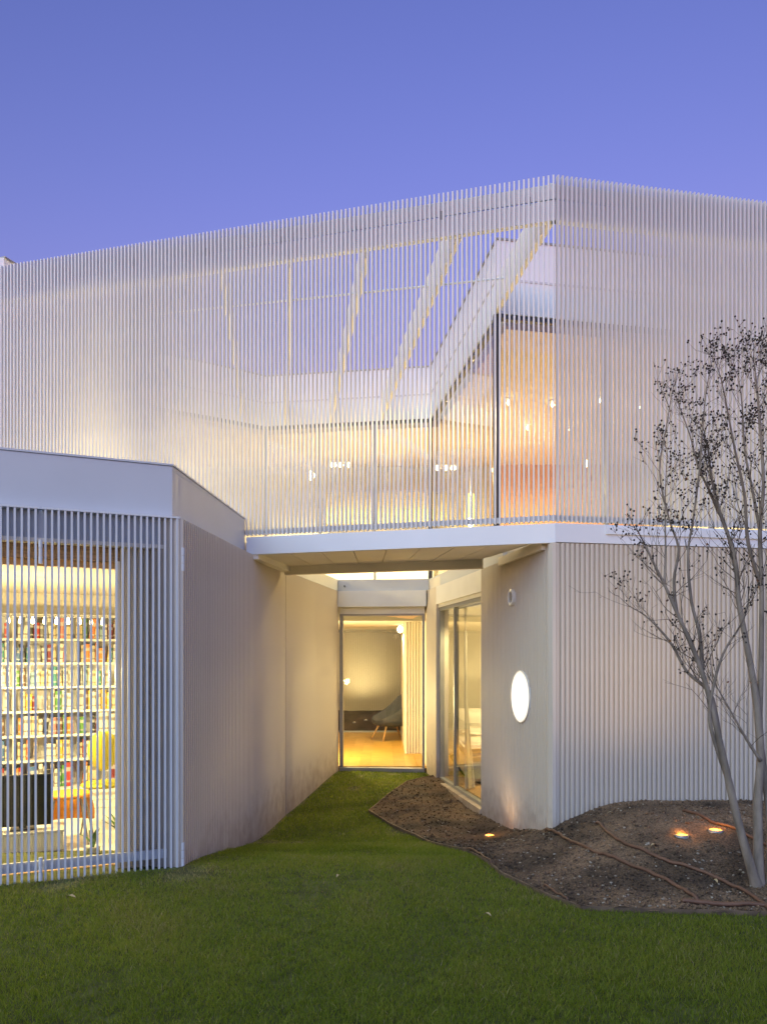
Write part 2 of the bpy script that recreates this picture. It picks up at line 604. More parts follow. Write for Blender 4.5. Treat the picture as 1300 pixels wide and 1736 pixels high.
# end of the passage: door wall with a deep header box
put('door_header', MB().wall(E1 + V2(.0, -.10), E2 + V2(.02, -.10), 2.42, ZT - .004, 0, .34), M['white'], house)
put('door_header', MB().wall(E1 + V2(.03, 0), E2, 2.31, 2.42, .02, .22), M['white'], house)
dr = put('garden_door', MB().wall(E1 + V2(.03, 0), E2, FL - .14, FL + .03, -.03, .14), M['grey'], house)
dr['label'] = 'fixed glass door at the end of the passage'
u = (E2 - E1).normalized()
put('frame_post', MB().wall(E1 + u * .02, E1 + u * .075, FL + .03, 2.31, .03, .10), M['grey'], dr)
put('frame_post', MB().wall(E2 - u * .04, E2 - u * .005, FL + .03, 2.31, .03, .10), M['grey'], dr)
put('frame_rail', MB().wall(E1 + u * .075, E2 - u * .04, 2.28, 2.31, .03, .10), M['grey'], dr)
put('pane', MB().wall(E1 + u * .075, E2 - u * .04, FL + .03, 2.28, .06, .068), M['glass'], dr)

# library front behind the shutters
def fr(s, o=0.0):
    """point s metres left of the corner P on the shutter line, o metres behind it"""
    return P - UF * s + NF * o
lib_wall = put('front_wall', MB().wall(fr(.42, .16), fr(.0, .16), -.3, 2.45, 0, .18), M['ribcore'], house)
rib_run(fr(.40, .16), fr(.06, .16), .047, lib_wall, -.3, 2.44)
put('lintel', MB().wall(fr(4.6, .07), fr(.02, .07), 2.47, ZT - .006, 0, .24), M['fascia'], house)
put('lintel_lip', MB().wall(fr(4.6, .055), fr(.02, .055), 2.44, 2.47, 0, .10), M['soffit'], house)
put('head_frame', MB().wall(fr(4.6, .20), fr(.42, .20), 2.34, 2.45, 0, .10), M['brown'], house)
put('window_jamb', MB().wall(fr(.445, .17), fr(.42, .17), -.2, 2.34, 0, .12), M['white'], house)
put('window_sill', MB().wall(fr(4.6, .12), fr(.0, .12), -.18, -.05, 0, .25), M['white'], house)
lw = put('library_window', MB().wall(fr(4.6, .27), fr(.445, .27), 2.29, 2.34, 0, .05), M['lightoak'], house)
lw['label'] = 'large library window behind the slatted shutters'
put('pane', MB().wall(fr(4.6, .29), fr(.447, .29), -.05, 2.29, 0, .008), M['glass'], lw)
put('frame_rail', MB().wall(fr(4.6, .27), fr(.447, .27), -.05, -.01, 0, .05), M['lightoak'], lw)
put('plinth', MB().wall(fr(5.2, .03), fr(-.01, .03), -.4, -.05, 0, .5), M['grey'], house)

# folding shutters of vertical slats
SW, SD, PITCH = .0148, .048, .0445
def slat_mesh(L, w=SW, d=SD, cut=.0):
    b = MB()
    c = cut
    prof = [(0, 0), (d - c, 0), (d, c), (d, L), (0, L)] if c else [(0, 0), (d, 0), (d, L), (0, L)]
    n = len(prof)
    b.v = [(-w / 2, p[0], p[1]) for p in prof] + [(w / 2, p[0], p[1]) for p in prof]
    b.f = [tuple(range(n)), tuple(reversed(range(n, 2 * n)))] + [(i, (i + 1) % n, (i + 1) % n + n, i + n) for i in range(n)]
    me = shape(b)
    me.materials.append(M['slat'])
    return me
rz_f = math.atan2(UF.y, UF.x)
sh_me = slat_mesh(2.70, cut=.03)
leaf_edges = ((-.005, .965), (.985, 2.02), (2.04, 3.1), (3.12, 4.2))
si = 0
for s0, s1 in leaf_edges:
    leaf = put('shutter', MB().wall(fr(s1, .0), fr(s0, .0), .055, .125, SD, SD + .022), M['slat'], house)
    leaf['label'] = 'folding leaf of vertical white slats over the library window'
    put('top_rail', MB().wall(fr(s1, .0), fr(s0, .0), ZT - .010, ZT + .004, -.004, SD + .02), M['slat'], leaf)
    k = int(round((s1 - s0) / PITCH))
    for i in range(k):
        p = fr(s0 + (i + .5) * (s1 - s0) / k)
        put('shutter_slat', sh_me, None, leaf, (p.x, p.y, ZT - 2.71), rz_f)
    for zz in (2.36, .08):
        hp = fr(s1 + .01 if s0 > 0 or True else s0, -.012)
        if zz > 1 or True:
            hb = MB()
            hb.tube([(hp.x, hp.y, zz - .085), (hp.x, hp.y, zz - .03)], .014, 10)
            put('hinge', hb, M['slat'], leaf)
            put('hinge', MB().tube([(hp.x, hp.y, zz - .027), (hp.x, hp.y, zz + .027)], .0125, 10), M['slat'], leaf)
            put('hinge', MB().tube([(hp.x, hp.y, zz + .03), (hp.x, hp.y, zz + .085)], .014, 10), M['slat'], leaf)
for zz in (2.36, .08):
    hp = fr(-.028, .02)
    for a_, b_ in ((-.09, -.032), (-.028, .028), (.032, .09)):
        put('hinge', MB().tube([(hp.x, hp.y, zz + a_), (hp.x, hp.y, zz + b_)], .015, 10), M['slat'], house)

# parapet of the library wing
PF = V2(-1.640, 5.955)
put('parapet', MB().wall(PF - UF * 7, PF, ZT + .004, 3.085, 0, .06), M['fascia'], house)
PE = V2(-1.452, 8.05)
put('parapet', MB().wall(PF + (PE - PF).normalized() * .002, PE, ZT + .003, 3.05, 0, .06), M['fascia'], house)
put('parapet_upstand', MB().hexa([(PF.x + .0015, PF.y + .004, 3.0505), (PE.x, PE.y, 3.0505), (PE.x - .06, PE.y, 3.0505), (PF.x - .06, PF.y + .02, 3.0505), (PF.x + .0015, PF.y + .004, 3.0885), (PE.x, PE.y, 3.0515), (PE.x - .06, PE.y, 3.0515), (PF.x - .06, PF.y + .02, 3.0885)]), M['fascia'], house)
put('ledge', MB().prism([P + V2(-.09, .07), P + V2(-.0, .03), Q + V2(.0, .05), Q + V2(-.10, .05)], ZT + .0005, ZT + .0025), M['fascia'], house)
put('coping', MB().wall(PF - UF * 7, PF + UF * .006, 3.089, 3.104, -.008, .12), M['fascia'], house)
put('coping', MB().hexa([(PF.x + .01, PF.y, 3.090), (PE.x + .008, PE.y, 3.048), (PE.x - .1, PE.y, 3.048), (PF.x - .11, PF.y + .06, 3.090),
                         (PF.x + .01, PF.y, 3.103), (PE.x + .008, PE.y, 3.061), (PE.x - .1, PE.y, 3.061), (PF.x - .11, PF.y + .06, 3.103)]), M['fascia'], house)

# floor slabs between the storeys
FBL, FBR = V2(-1.17, 9.27), V2(1.12, 8.61)     # back edge of the bridge
left_slab = [fr(7.5, .32), fr(.02, .32), Q + V2(-.10, 0), B + V2(-.03, 0), E1 + V2(-.03, 0), (-.77, 18.38), (-10, 18.38), (-10, 6)]
put('floor_slab', MB().prism(left_slab, 2.36, ZF - .04), M['inner'], house)
right_slab = [C + V2(.03, .03), R + V2(0, .03), (5.4, 18.38), (.69, 18.38), E2 + V2(.05, .03), J1 + V2(.04, .0)]
put('floor_slab', MB().prism(right_slab, 2.36, ZF - .03), M['inner'], house)
put('floor_slab', MB().prism([E1 + V2(-.02, .25), E2 + V2(.02, .25), (.68, 18.38), (-.76, 18.38)], 2.34, ZF - .035), M['inner'], house)

# the bridge: fascia, soffit boards, rear beam
SQ = along(SL, SC, t=(Q.x - .06 - SL.x) / (SC.x - SL.x))
br = put('bridge', MB().prism([SQ + V2(0, .06), SC + V2(-.05, .06), FBR + V2(0.06, .0), FBL + V2(-.06, 0)], ZT + .045, ZF - .02), M['soffit'], house)
br['label'] = 'white bridge slab spanning the passage'
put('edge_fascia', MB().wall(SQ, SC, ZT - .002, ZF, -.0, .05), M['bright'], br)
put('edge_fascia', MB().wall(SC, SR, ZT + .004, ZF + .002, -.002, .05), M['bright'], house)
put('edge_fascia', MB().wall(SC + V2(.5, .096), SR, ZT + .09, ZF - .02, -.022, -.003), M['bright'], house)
put('rear_beam', MB().wall(FBL, FBR, 2.595, ZF - .022, -.08, .0), M['soffit'], br)
nb = 8
fa, fb = SQ + V2(.10, .06), SC + V2(-.20, .115)
ra, rb = FBL + V2(.05, -.085), FBR + V2(-.03, -.085)
for i in range(nb):
    t0, t1 = i / nb, (i + 1) / nb
    a0, a1 = along(fa, fb, t=t0 + .002), along(fa, fb, t=t1 - .002)
    b0, b1 = along(ra, rb, t=t0 + .002), along(ra, rb, t=t1 - .002)
    put('soffit_board', MB().prism([a0, a1, b1, b0], ZT + .012 + .001 * (i % 2), ZT + .043), M['soffit'], br)
put('side_trim', MB().wall(Q + V2(.02, .0), FBL + V2(.02, 0), 2.63, ZT + .04, -.05, .05), M['soffit'], br)
put('side_trim', MB().wall(along(C, J1, d=8.6), C + V2(-.03, .12), 2.63, ZT + .04, -.05, .02), M['soffit'], br)
# fascia around the open court behind the bridge
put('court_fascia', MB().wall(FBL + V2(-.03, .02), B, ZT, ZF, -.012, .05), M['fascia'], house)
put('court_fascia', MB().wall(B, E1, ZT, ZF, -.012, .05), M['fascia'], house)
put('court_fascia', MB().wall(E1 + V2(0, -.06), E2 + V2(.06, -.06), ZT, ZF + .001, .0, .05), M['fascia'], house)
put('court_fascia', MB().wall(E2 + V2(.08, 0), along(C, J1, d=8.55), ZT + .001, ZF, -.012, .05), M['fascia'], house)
for xx in (584, 712):
    p = at(xx, 994, 12.40)
    put('drain_spout', MB().tube([(p.x, p.y - .03, p.z), (p.x, p.y + .04, p.z)], .014, 8), M['dark'], house)

# glass balustrade along the back of the bridge and around the court
bal = put('balustrade', MB().wall(FBL, FBR, ZF - .02, ZF + .01, -.07, -.01), M['grey'], house)
bal['label'] = 'frameless glass balustrade behind the slatted screen'
for i in range(3):
    put('pane', MB().wall(along(FBL, FBR, t=i / 3 + .004), along(FBL, FBR, t=(i + 1) / 3 - .004), ZF + .012, 3.95, -.045, -.033), M['glass2'], bal)

# ------------------------------------------------------------------ house: upper storey
scr = put('screen', MB().wall(SL, SC, ZF + .035, ZF + .085, SD + .002, SD + .022), M['slat'], house)
scr['label'] = 'tall see-through screen of thin vertical white slats'
put('bottom_rail', MB().wall(SC, SR, ZF + .035, ZF + .085, SD + .002, SD + .022), M['slat'], scr)
for a_, b_ in ((SL, SC), (SC, SR)):
    d = (b_ - a_).normalized()
    put('top_beam', MB().wall(a_, b_, ZR0, 5.92, SD + .004, SD + .07), M['bright'], scr)
    cb = MB()                                            # folded coping behind the slats
    n = V2(-d.y, d.x)
    prof = [(.054, 5.935), (.052, 6.02), (.064, 6.08), (.11, 6.105), (.20, 6.11), (.20, 6.095), (.115, 6.09), (.08, 6.07), (.07, 6.02), (.072, 5.935)]
    k = len(prof)
    cb.v = [tuple((a_ + n * o).to_3d() + Vector((0, 0, z))) for o, z in prof] + [tuple((b_ + n * o).to_3d() + Vector((0, 0, z))) for o, z in prof]
    cb.f = [tuple(range(k)), tuple(reversed(range(k, 2 * k)))] + [(i, (i + 1) % k, (i + 1) % k + k, i + k) for i in range(k)]
    put('coping', cb, M['bright'], scr)
    L = (b_ - a_).length
    for i in range(int(L / .85)):
        p = b_ - d * (.25 + i * .85) if a_ is SL else a_ + d * (.5 + i * .85)
        q = p + d * .02
        put('bracket', MB().wall(p, q, 5.90, 5.985, SD + .002, SD + .03), M['grey'], scr)
ss_me = slat_mesh(ZS - ZF - .018)
for a_, b_, rev in ((SC, SL, True), (SC, SR, False)):
    d = (b_ - a_).normalized()
    L = (b_ - a_).length
    dd = -d if rev else d
    rz = math.atan2(dd.y, dd.x)
    for i in range(int(L / .0455)):
        p = a_ + d * ((i + (.35 if rev else .75)) * .0455)
        put('screen_slat', ss_me, None, scr, (p.x, p.y, ZF + .018), rz)

# pergola beams from the screen back to the roof edge
bd = V2(-.135, 1.0).normalized()
def on_screen(t):
    return along(SL, SC, t=t)
def hit_glass(p):
    y = p.y
    for i in range(3, 5):
        a_, b_ = G[i], G[i + 1]
    # intersect the ray p + bd*s with each glass run
    best = None
    for a_, b_ in zip(G[:-1], G[1:]):
        e = b_ - a_
        den = bd.x * e.y - bd.y * e.x
        if abs(den) < 1e-6:
            continue
        w = a_ - p
        s = (w.x * e.y - w.y * e.x) / den
        k = (w.x * bd.y - w.y * bd.x) / den
        if s > .2 and -.001 <= k <= 1.001 and (best is None or s < best):
            best = s
    return p + bd * (best or 5)
beam_starts = [at(780, 395, 7.46), at(622, 430, 7.84), at(491, 440, 8.02), at(372, 450, 8.15)]
for bp in beam_starts:
    p = V2(bp.x, bp.y + .10)
    put('pergola_beam', MB().wall(p, hit_glass(p), ZR0 + .003, 6.11, -.025, .025), M['white'], house)
p = SC + V2(-.012, .10)
put('pergola_beam', MB().wall(p, G[5] + V2(0, .0), ZR0 + .003, 6.11, -.03, .03), M['white'], house)
ra_, rb_ = V2(-4.3, 10.02), V2(1.45, 8.78)
put('tie_rod', MB().tube([(ra_.x, ra_.y, 5.955), (rb_.x, rb_.y, 5.955)], .013, 8), M['slat'], house)

# roof with its deep edge
roof_poly = [V2(-10, 9.0)] + G + [V2(5.6, 19.2), V2(-10, 19.2)]
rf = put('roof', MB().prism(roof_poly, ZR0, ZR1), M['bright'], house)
ceil_poly = [V2(-10, 9.3), V2(-4.85, 9.75), V2(-3.82, 12.75), V2(-2.85, 13.36), V2(-2.10, 13.86), V2(.95, 13.38), V2(1.50, 9.40), V2(5.5, 10.2), V2(5.5, 19), V2(-10, 19)]
put('ceiling', MB().prism(ceil_poly, ZR0 - .10, ZR0 - .002), M['peach'], rf)
for a_, b_ in zip(G[:-1], G[1:]):
    put('edge_trim', MB().wall(a_, b_, 6.125, 6.15, -.010, .0), M['fascia'], rf)
    put('edge_trim', MB().wall(a_, b_, ZR1 - .004, ZR1 + .02, -.014, .06), M['grey'], rf)

# glazing under the roof edge
gw = put('glass_wall', MB().wall(G[4], G[5], ZR0 - .055, ZR0 - .003, .02, .09), M['dark'], house)
gw['label'] = 'full-height glazing of the upper rooms'
for i, (a_, b_) in enumerate(zip(G[:-1], G[1:])):
    if i != 4:
        put('head_frame', MB().wall(a_, b_, ZR0 - .055, ZR0 - .003, .021, .09), M['dark'], gw)
    put('sill_frame', MB().wall(a_, b_, ZF - .02, ZF + .03, .021, .09), M['dark'], gw)
    nseg = {0: 2, 1: 1, 2: 1, 3: 3, 4: 1, 5: 3}[i]
    for k in range(nseg):
        put('pane', MB().wall(along(a_, b_, t=k / nseg + .004), along(a_, b_, t=(k + 1) / nseg - .004), ZF + .032, ZR0 - .057, .05, .062), M['glass2'], gw)
        if k:
            q0, q1 = along(a_, b_, t=k / nseg - .006), along(a_, b_, t=k / nseg + .006)
            put('frame_post', MB().wall(q0, q1, ZF + .03, ZR0 - .056, .03, .08), M['grey'], gw)
for g_, mm, w in ((G[1], 'grey', .02), (G[2], 'grey', .018), (G[3], 'grey', .022), (G[4], 'dark', .035), (G[5], 'dark', .035)):
    put('frame_post', MB().box(g_.x - w, g_.x + w, g_.y + .02, g_.y + .02 + 2 * w, ZF, ZR0 - .004), M[mm], gw)

# rooms: upper back walls, side walls
put('back_wall', MB().box(-10, 2.25, 16.2, 16.4, ZF - .03, ZR0 - .1), M['inner'], house)
sw_ = put('back_wall', MB().box(2.26, 5.5, 16.0, 16.2, ZF - .03, ZR0 - .1), M['salmon'], house)
sw_['label'] = 'salmon coloured wall of the upper room'
put('side_wall', MB().box(5.42, 5.6, 8.1, 19.1, -.5, ZR0), M['inner'], house)
put('side_wall', MB().box(-10.2, -10, 5, 19.1, -.5, ZR0), M['inner'], house)
put('partition', MB().box(1.62, 1.74, 14.7, 16.1, ZF - .03, 4.75), M['ochre'], house)
put('kitchen_unit', MB().box(-1.6, 1.0, 15.45, 16.15, ZF - .03, 3.80), M['white'], house)
put('kitchen_unit', MB().box(-1.2, 1.3, 15.75, 16.18, 4.35, 5.0), M['ochre'], house)
# rooms: ground floor
put('back_wall', MB().wall(fr(5.5, 3.92), fr(-.75, 3.92), -.4, 2.37, 0, .15), M['inner'], house)
put('library_floor', MB().prism([fr(5.5, .3), fr(.05, .3), Q + V2(-.23, 0), B + V2(-.25, .2), fr(-.75, 3.92), fr(5.5, 3.92)], -.4, -.16), M['white'], house)
put('side_wall', MB().wall(fr(4.7, .2), fr(4.7, 4.0), -.4, 2.37, 0, .15), M['inner'], house)
# far room with oak boards
ff = put('room_floor', MB().box(-3.2, .9, 12.47, 18.3, -.5, FL + .028), M['oak'], house)
yb = 12.55
bi = 0
x0 = -1.35
while x0 < .75:
    w = .19
    y0 = 12.55 - random.random() * .8
    while y0 < 18.25:
        L = random.uniform(1.2, 2.1)
        a0, a1 = max(y0, 12.55), min(y0 + L, 18.25)
        if a1 - a0 > .1:
            put('floor_board', MB().box(x0 + .001, x0 + w - .001, a0 + .001, a1 - .001, FL + .028, FL + .040), M['oak' if random.random() < .5 else 'oak2'], ff)
        y0 += L
    x0 += w
rwall = put('ribbed_pier', MB().box(.40, .92, 14.22, 18.2, FL, 2.34), M['inner'], house)
for i in range(9):
    x_ = .42 + i * .052
    rb_m = put('pier_rib', MB().prism([(x_ - .014, 14.22), (x_ + .014, 14.22), (x_ + .011, 14.185), (x_ - .011, 14.185)], FL + .03, 2.33), M['inner'], rwall)
put('side_wall', MB().box(-3.3, -3.15, 12.5, 18.3, -.5, 2.34), M['inner'], house)
put('side_wall', MB().box(-3.2, -.76, 12.47, 12.7, -.5, 2.34), M['inner'], house)
put('bulkhead', MB().box(-3.1, .9, 12.75, 12.95, 2.21, 2.34), M['inner'], house)
put('ceiling', MB().box(-3.15, .92, 12.8, 18.3, 2.27, 2.338), M['inner'], house)
bk = put('rear_glazing', MB().box(-3.15, .40, 18.3, 18.36, 2.2, 2.335), M['grey'], house)
put('frame_rail', MB().box(-3.15, .40, 18.3, 18.36, FL + .0, FL + .07), M['grey'], bk)
put('pane', MB().box(-3.15, .40, 18.32, 18.33, FL + .07, 2.2), M['glass3'], bk)
for x_ in (-1.15, ):
    put('frame_post', MB().box(x_ - .02, x_ + .02, 18.3, 18.36, FL + .07, 2.2), M['grey'], bk)
# the rear patio wall seen through the far glazing
pat = put('patio_wall', MB().box(-6, 4, 20.6, 20.8, -.6, 3.2), M['inner'], house)
rib_run((3, 20.6), (-3.4, 20.6), .05, pat, -.5, 3.15, side=1, keep=lambda p: -2.0 < p.x < 1.6)
def rear_z(x, y):
    return -.24 + .42 * sstep(y + .25 * x, 18.5, 20.4) + .04 * noise.noise((x * 3, y * 3, 4))
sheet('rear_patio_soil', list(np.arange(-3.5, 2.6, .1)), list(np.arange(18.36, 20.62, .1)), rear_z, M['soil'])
# bedroom
bf = put('room_floor', MB().prism([along(C, J1, d=8.8) + V2(.24, 0), (4.5, 9.4), (4.5, 14.2), (.93, 14.2), J2 + V2(.14, .0), J1 + V2(.14, .05)], -.5, FL + .005), M['lightoak'], house)
put('partition', MB().wall(along(C, J1, d=8.75) + V2(.2, 0), (5.4, 9.35), -.4, 2.37, 0, .12), M['inner'], house)
put('back_wall', MB().box(.93, 5.4, 14.2, 14.35, -.4, 2.37), M['inner'], house)
put('side_wall', MB().box(.70, .92, 12.36, 14.2, -.4, 2.36), M['inner'], house)
put('side_wall', MB().box(3.4, 3.55, 9.0, 14.2, -.4, 2.37), M['inner'], house)

# ------------------------------------------------------------------ library: bookcase and books
def bc(s, o):
    return fr(s, o)
BACK = 3.90
SHZ = [1.82, 1.545, 1.27, .99, .71, .425]            # shelf tops, top one first
bcase = thing('bookcase', 'white wall-wide bookcase full of books behind the library window', 'bookcase', (fr(1.6, 3.75).x, fr(1.6, 3.75).y, -.16))
S0, S1 = -.10, 4.2
put('back_panel', MB().wall(fr(S1, BACK - .02), fr(S0, BACK - .02), -.16, 2.10, 0, .015), M['white'], bcase)
for z in [2.10] + SHZ:
    put('shelf', MB().wall(fr(S1, 3.60), fr(S0, 3.60), z - .028, z, 0, .28), M['white'], bcase)
put('worktop', MB().wall(fr(S1, 3.45), fr(S0, 3.45), .03, .10, 0, .43), M['white'], bcase)
ups = [S0 - .02, .62, 1.30, 1.98, 2.66, 3.4, S1]
for s_ in ups:
    put('upright', MB().wall(fr(s_ + .012, 3.605), fr(s_ - .012, 3.605), .10, 2.07, 0, .27), M['white'], bcase)
for i in range(6):
    a_, b_ = S0 + i * .7 + .004, S0 + (i + 1) * .7 - .004
    put('drawer_front', MB().wall(fr(b_, 3.49), fr(a_, 3.49), -.155, -.065, 0, .02), M['soffit'], bcase)
    put('drawer_front', MB().wall(fr(b_, 3.49), fr(a_, 3.49), -.06, .028, 0, .02), M['soffit'], bcase)

PAL = {'red': (.42, .045, .03), 'dark red': (.20, .025, .025), 'orange': (.62, .20, .03), 'yellow': (.66, .45, .06), 'green': (.09, .24, .05),
       'teal': (.06, .25, .24), 'blue': (.07, .16, .36), 'pale blue': (.28, .42, .52), 'white': (.74, .72, .66), 'cream': (.66, .55, .36),
       'brown': (.15, .08, .04), 'black': (.02, .02, .022), 'pink': (.58, .24, .22), 'grey': (.26, .26, .26)}
M['paper'] = mat('book_paper', (.70, .64, .50), .9, .05, 30)
def book_mesh(cn):
    """unit book: x thickness, y depth (spine at 0), z height; cover folded round a paper block, banded spine"""
    c = mat('book_cover_' + cn.replace(' ', '_'), PAL[cn], .5, .15, 18)
    band = mat('book_band_' + cn.replace(' ', '_'), tuple(min(.85, v * .4 + .38) if sum(PAL[cn]) < 1.2 else v * .35 for v in PAL[cn]), .5, .1, 18)
    b = MB()
    mi = []
    zs = [0, .16, .24, .62, .80, 1.0]
    xs_ = [(-.5, .06), (-.3, .012), (0, 0), (.3, .012), (.5, .06)]
    for zi in zs:
        b.v += [(x, y, zi) for x, y in xs_]
    for i in range(5):
        for j in range(4):
            b.f.append((i * 5 + j, i * 5 + j + 1, i * 5 + 5 + j + 1, i * 5 + 5 + j))
            mi.append(1 if i in (1, 3) else 0)
    k = len(b.v)
    b.v += [(-.5, 1, 0), (-.5, 1, 1), (.5, 1, 0), (.5, 1, 1)]
    b.f += [(0, 25, k, k) if False else (20, k + 1, k, 0), (4, k + 2, k + 3, 24)]
    mi += [0, 0]
    n0 = len(b.f)
    b.box(-.42, .42, .05, .97, .02, .97)
    mi += [2] * (len(b.f) - n0)
    me = shape(b)
    for m_ in (c, band, M['paper']):
        me.materials.append(m_)
    me.polygons.foreach_set('material_index', mi)
    return me
BOOKS = {cn: book_mesh(cn) for cn in PAL}
ORD = ['first', 'second', 'third', 'fourth', 'fifth', 'sixth', 'seventh', 'eighth', 'ninth', 'tenth', 'eleventh', 'twelfth', 'thirteenth', 'fourteenth', 'fifteenth',
       'sixteenth', 'seventeenth', 'eighteenth', 'nineteenth', 'twentieth', 'twenty-first', 'twenty-second', 'twenty-third', 'twenty-fourth', 'twenty-fifth', 'twenty-sixth',
       'twenty-seventh', 'twenty-eighth', 'twenty-ninth', 'thirtieth', 'thirty-first', 'thirty-second', 'thirty-third', 'thirty-fourth', 'thirty-fifth', 'thirty-sixth', 'thirty-seventh', 'thirty-eighth', 'thirty-ninth', 'fortieth']
ROWN = ['top', 'second', 'third', 'fourth', 'fifth', 'sixth', 'lowest']
names = list(PAL)
wts = [1.0, .8, .8, 1.0, .7, .5, .5, .6, 4.2, 3.6, .9, .7, .5, .7]
bay_h = [.25, .24, .24, .25, .25, .25, .29]
for r, z in enumerate(SHZ + [.10]):
    s_ = .16
    k = 0
    while s_ < 2.32 and k < 36:
        if any(abs(s_ - u_) < .04 for u_ in ups):
            s_ += .05
            continue
        if random.random() < .05:
            s_ += random.uniform(.04, .16)
            continue
        th = random.choice([.030, .038, .045, .055, .07]) * random.uniform(.9, 1.15)
        h = bay_h[r] * random.uniform(.66, .97)
        dp = random.uniform(.16, .23)
        cn = random.choices(names, wts)[0]
        p = fr(s_ + th / 2, 3.615 + random.uniform(0, .03))
        o = put('book', BOOKS[cn], None, None, (p.x, p.y, z + .0015), rz_f, (th * .96, dp, h))
        if random.random() < .10:
            o.rotation_euler.y = math.radians(random.choice((-1, 1)) * random.uniform(4, 9))
            s_ += .012
        size = ('thin' if th < .037 else 'thick' if th > .058 else 'medium') + (' tall' if h > bay_h[r] * .84 else ' short')
        tag(o, f'{size} {cn} book, {ORD[k]} from the right on the {ROWN[r]} bookshelf row', 'book', 'books on the library shelves')
        k += 1
        s_ += th + .002

# hanging row of bulbs in front of the shelves
lp = fr(1.35, 1.9)
row = thing('pendant_light_bar', 'row of bright bulbs hanging across the library in front of the bookshelves', 'pendant lamp', (lp.x, lp.y, 2.36))
LZ = 1.93
put('bar', MB().wall(fr(2.75, 1.88), fr(.35, 1.88), LZ + .055, LZ + .075, 0, .02), M['white'], row)
for s_ in (.55, 2.55):
    q = fr(s_, 1.89)
    put('cable', MB().tube([(q.x, q.y, LZ + .07), (q.x, q.y, 2.36)], .004, 6), M['white'], row)
for i in range(22):
    q = fr(.45 + i * .103, 1.89)
    put('bulb', shape(MB().lathe([(.006, .055), (.010, .04), (.016, .012), (.013, -.008), (.003, -.014)], (q.x, q.y, LZ), 12), True), M['bulb'], row)
for s_ in (.7, 1.4, 2.1):
    q = fr(s_, 1.89)
    lamp(row, (q.x, q.y, LZ - .5), 52, r=.05)
    lamp(row, (q.x, q.y, LZ - .1), 95, r=.05, kind='SPOT', spot=(math.radians(177), .3))

# furniture in the library
def legs(parent, pts, m, r0=.014, r1=.009):
    for a_, b_ in pts:
        put('leg', shape(MB().tube([a_, b_], [r0, r1], 8), True), m, parent)

def shell_grid(fn, nu, nv, thick, name, m, parent, loc, rz=0):
    b = MB()
    for i in range(nu + 1):
        for j in range(nv + 1):
            b.v.append(tuple(fn(i / nu, j / nv)))
    for i in range(nu):
        for j in range(nv):
            a_ = i * (nv + 1) + j
            b.f.append((a_, a_ + 1, a_ + nv + 2, a_ + nv + 1))
    me = shape(b, True)
    o = put(name, me, m, parent, loc, rz)
    s = o.modifiers.new('thickness', 'SOLIDIFY')
    s.thickness = thick
    s.offset = 0
    ss = o.modifiers.new('smooth', 'SUBSURF')
    ss.levels = ss.render_levels = 1
    return o

def desk_chair(base, rz, name_m, label, cat, bz0, bz1, bw_, round_):
    t = thing('chair', label, cat, base)
    bx, by, bz = base
    seat = put('seat', shape(MB().lathe([(.02, 0), (.20, .005), (.225, .025), (.20, .045), (.02, .04)], (0, 0, 0), 24), True), name_m, t, (bx, by, bz + .43))
    def fnb(u, v):
        a = (v - .5) * 2
        z = bz0 + (bz1 - bz0) * u
        hw = bw_ / 2 * (math.sqrt(max(.02, 1 - (2 * u - 1) ** 2 * .96)) if round_ else (1 - .25 * u ** 4))
        return (a * hw, .19 - .05 * (1 - a * a) * -1 - .06 * a * a + .03 * u, z - bz)
    shell_grid(fnb, 10, 8, .018, 'backrest', name_m, t, (bx, by, bz), rz)
    c_, s_ = math.cos(rz), math.sin(rz)
    rot = lambda x, y, z: (bx + x * c_ - y * s_, by + x * s_ + y * c_, bz + z)
    put('back_support', MB().tube([rot(0, .12, .44), rot(0, .22, .46), rot(0, .235, bz0 - bz + .08)], .013, 8), M['grey'], t)
    legs(t, [(rot(.13 * i, .13 * j, .43), rot(.21 * i, .21 * j, 0)) for i in (-1, 1) for j in (-1, 1)], M['grey'])
    return t
g = at(175, 1350, 7.9)
desk_chair((g.x, g.y, -.16), math.radians(200), M['lime'], 'lime green chair with a rounded back in front of the bookshelves', 'chair', .46, .86, .30, True)
g = at(115, 1400, 7.3)
desk_chair((g.x, g.y, -.16), math.radians(15), M['orange'], 'low orange chair with a wide curved back in the library', 'chair', .02, .25, .46, False)

tv_p = at(38, 1400, 6.9)
tv = thing('television', 'dark flat screen standing on the low white cabinet in the library', 'television', (tv_p.x, tv_p.y, .05))
put('screen', MB().box(-.24, .24, 0, .03, .06, .50), M['black'], tv, (tv_p.x, tv_p.y, .03), rz_f)
put('bezel', MB().box(-.25, .25, .004, .035, .05, .51), M['dark'], tv, (tv_p.x, tv_p.y, .03), rz_f)
put('foot', MB().box(-.10, .10, -.06, .10, .0, .012), M['dark'], tv, (tv_p.x, tv_p.y, .05), rz_f)
put('neck', MB().box(-.03, .03, .01, .03, .012, .09), M['dark'], tv, (tv_p.x, tv_p.y, .05), rz_f)
tc_ = thing('low_cabinet', 'low white cabinet under the dark screen in the library', 'cabinet', (tv_p.x, tv_p.y, -.16))
put('carcass', MB().box(-.40, .34, -.12, .22, .02, .19), M['white'], tc_, (tv_p.x, tv_p.y, -.16), rz_f)
put('top', MB().box(-.42, .36, -.14, .24, .191, .208), M['white'], tc_, (tv_p.x, tv_p.y, -.16), rz_f)
for i in (0, 1):
    put('door', MB().box(-.39 + i * .365, -.03 + i * .365, -.132, -.121, .03, .185), M['white'], tc_, (tv_p.x, tv_p.y, -.16), rz_f)
    put('foot', MB().box(-.36 + i * .6, -.31 + i * .6, -.08, .18, 0, .02), M['grey'], tc_, (tv_p.x, tv_p.y, -.16), rz_f)

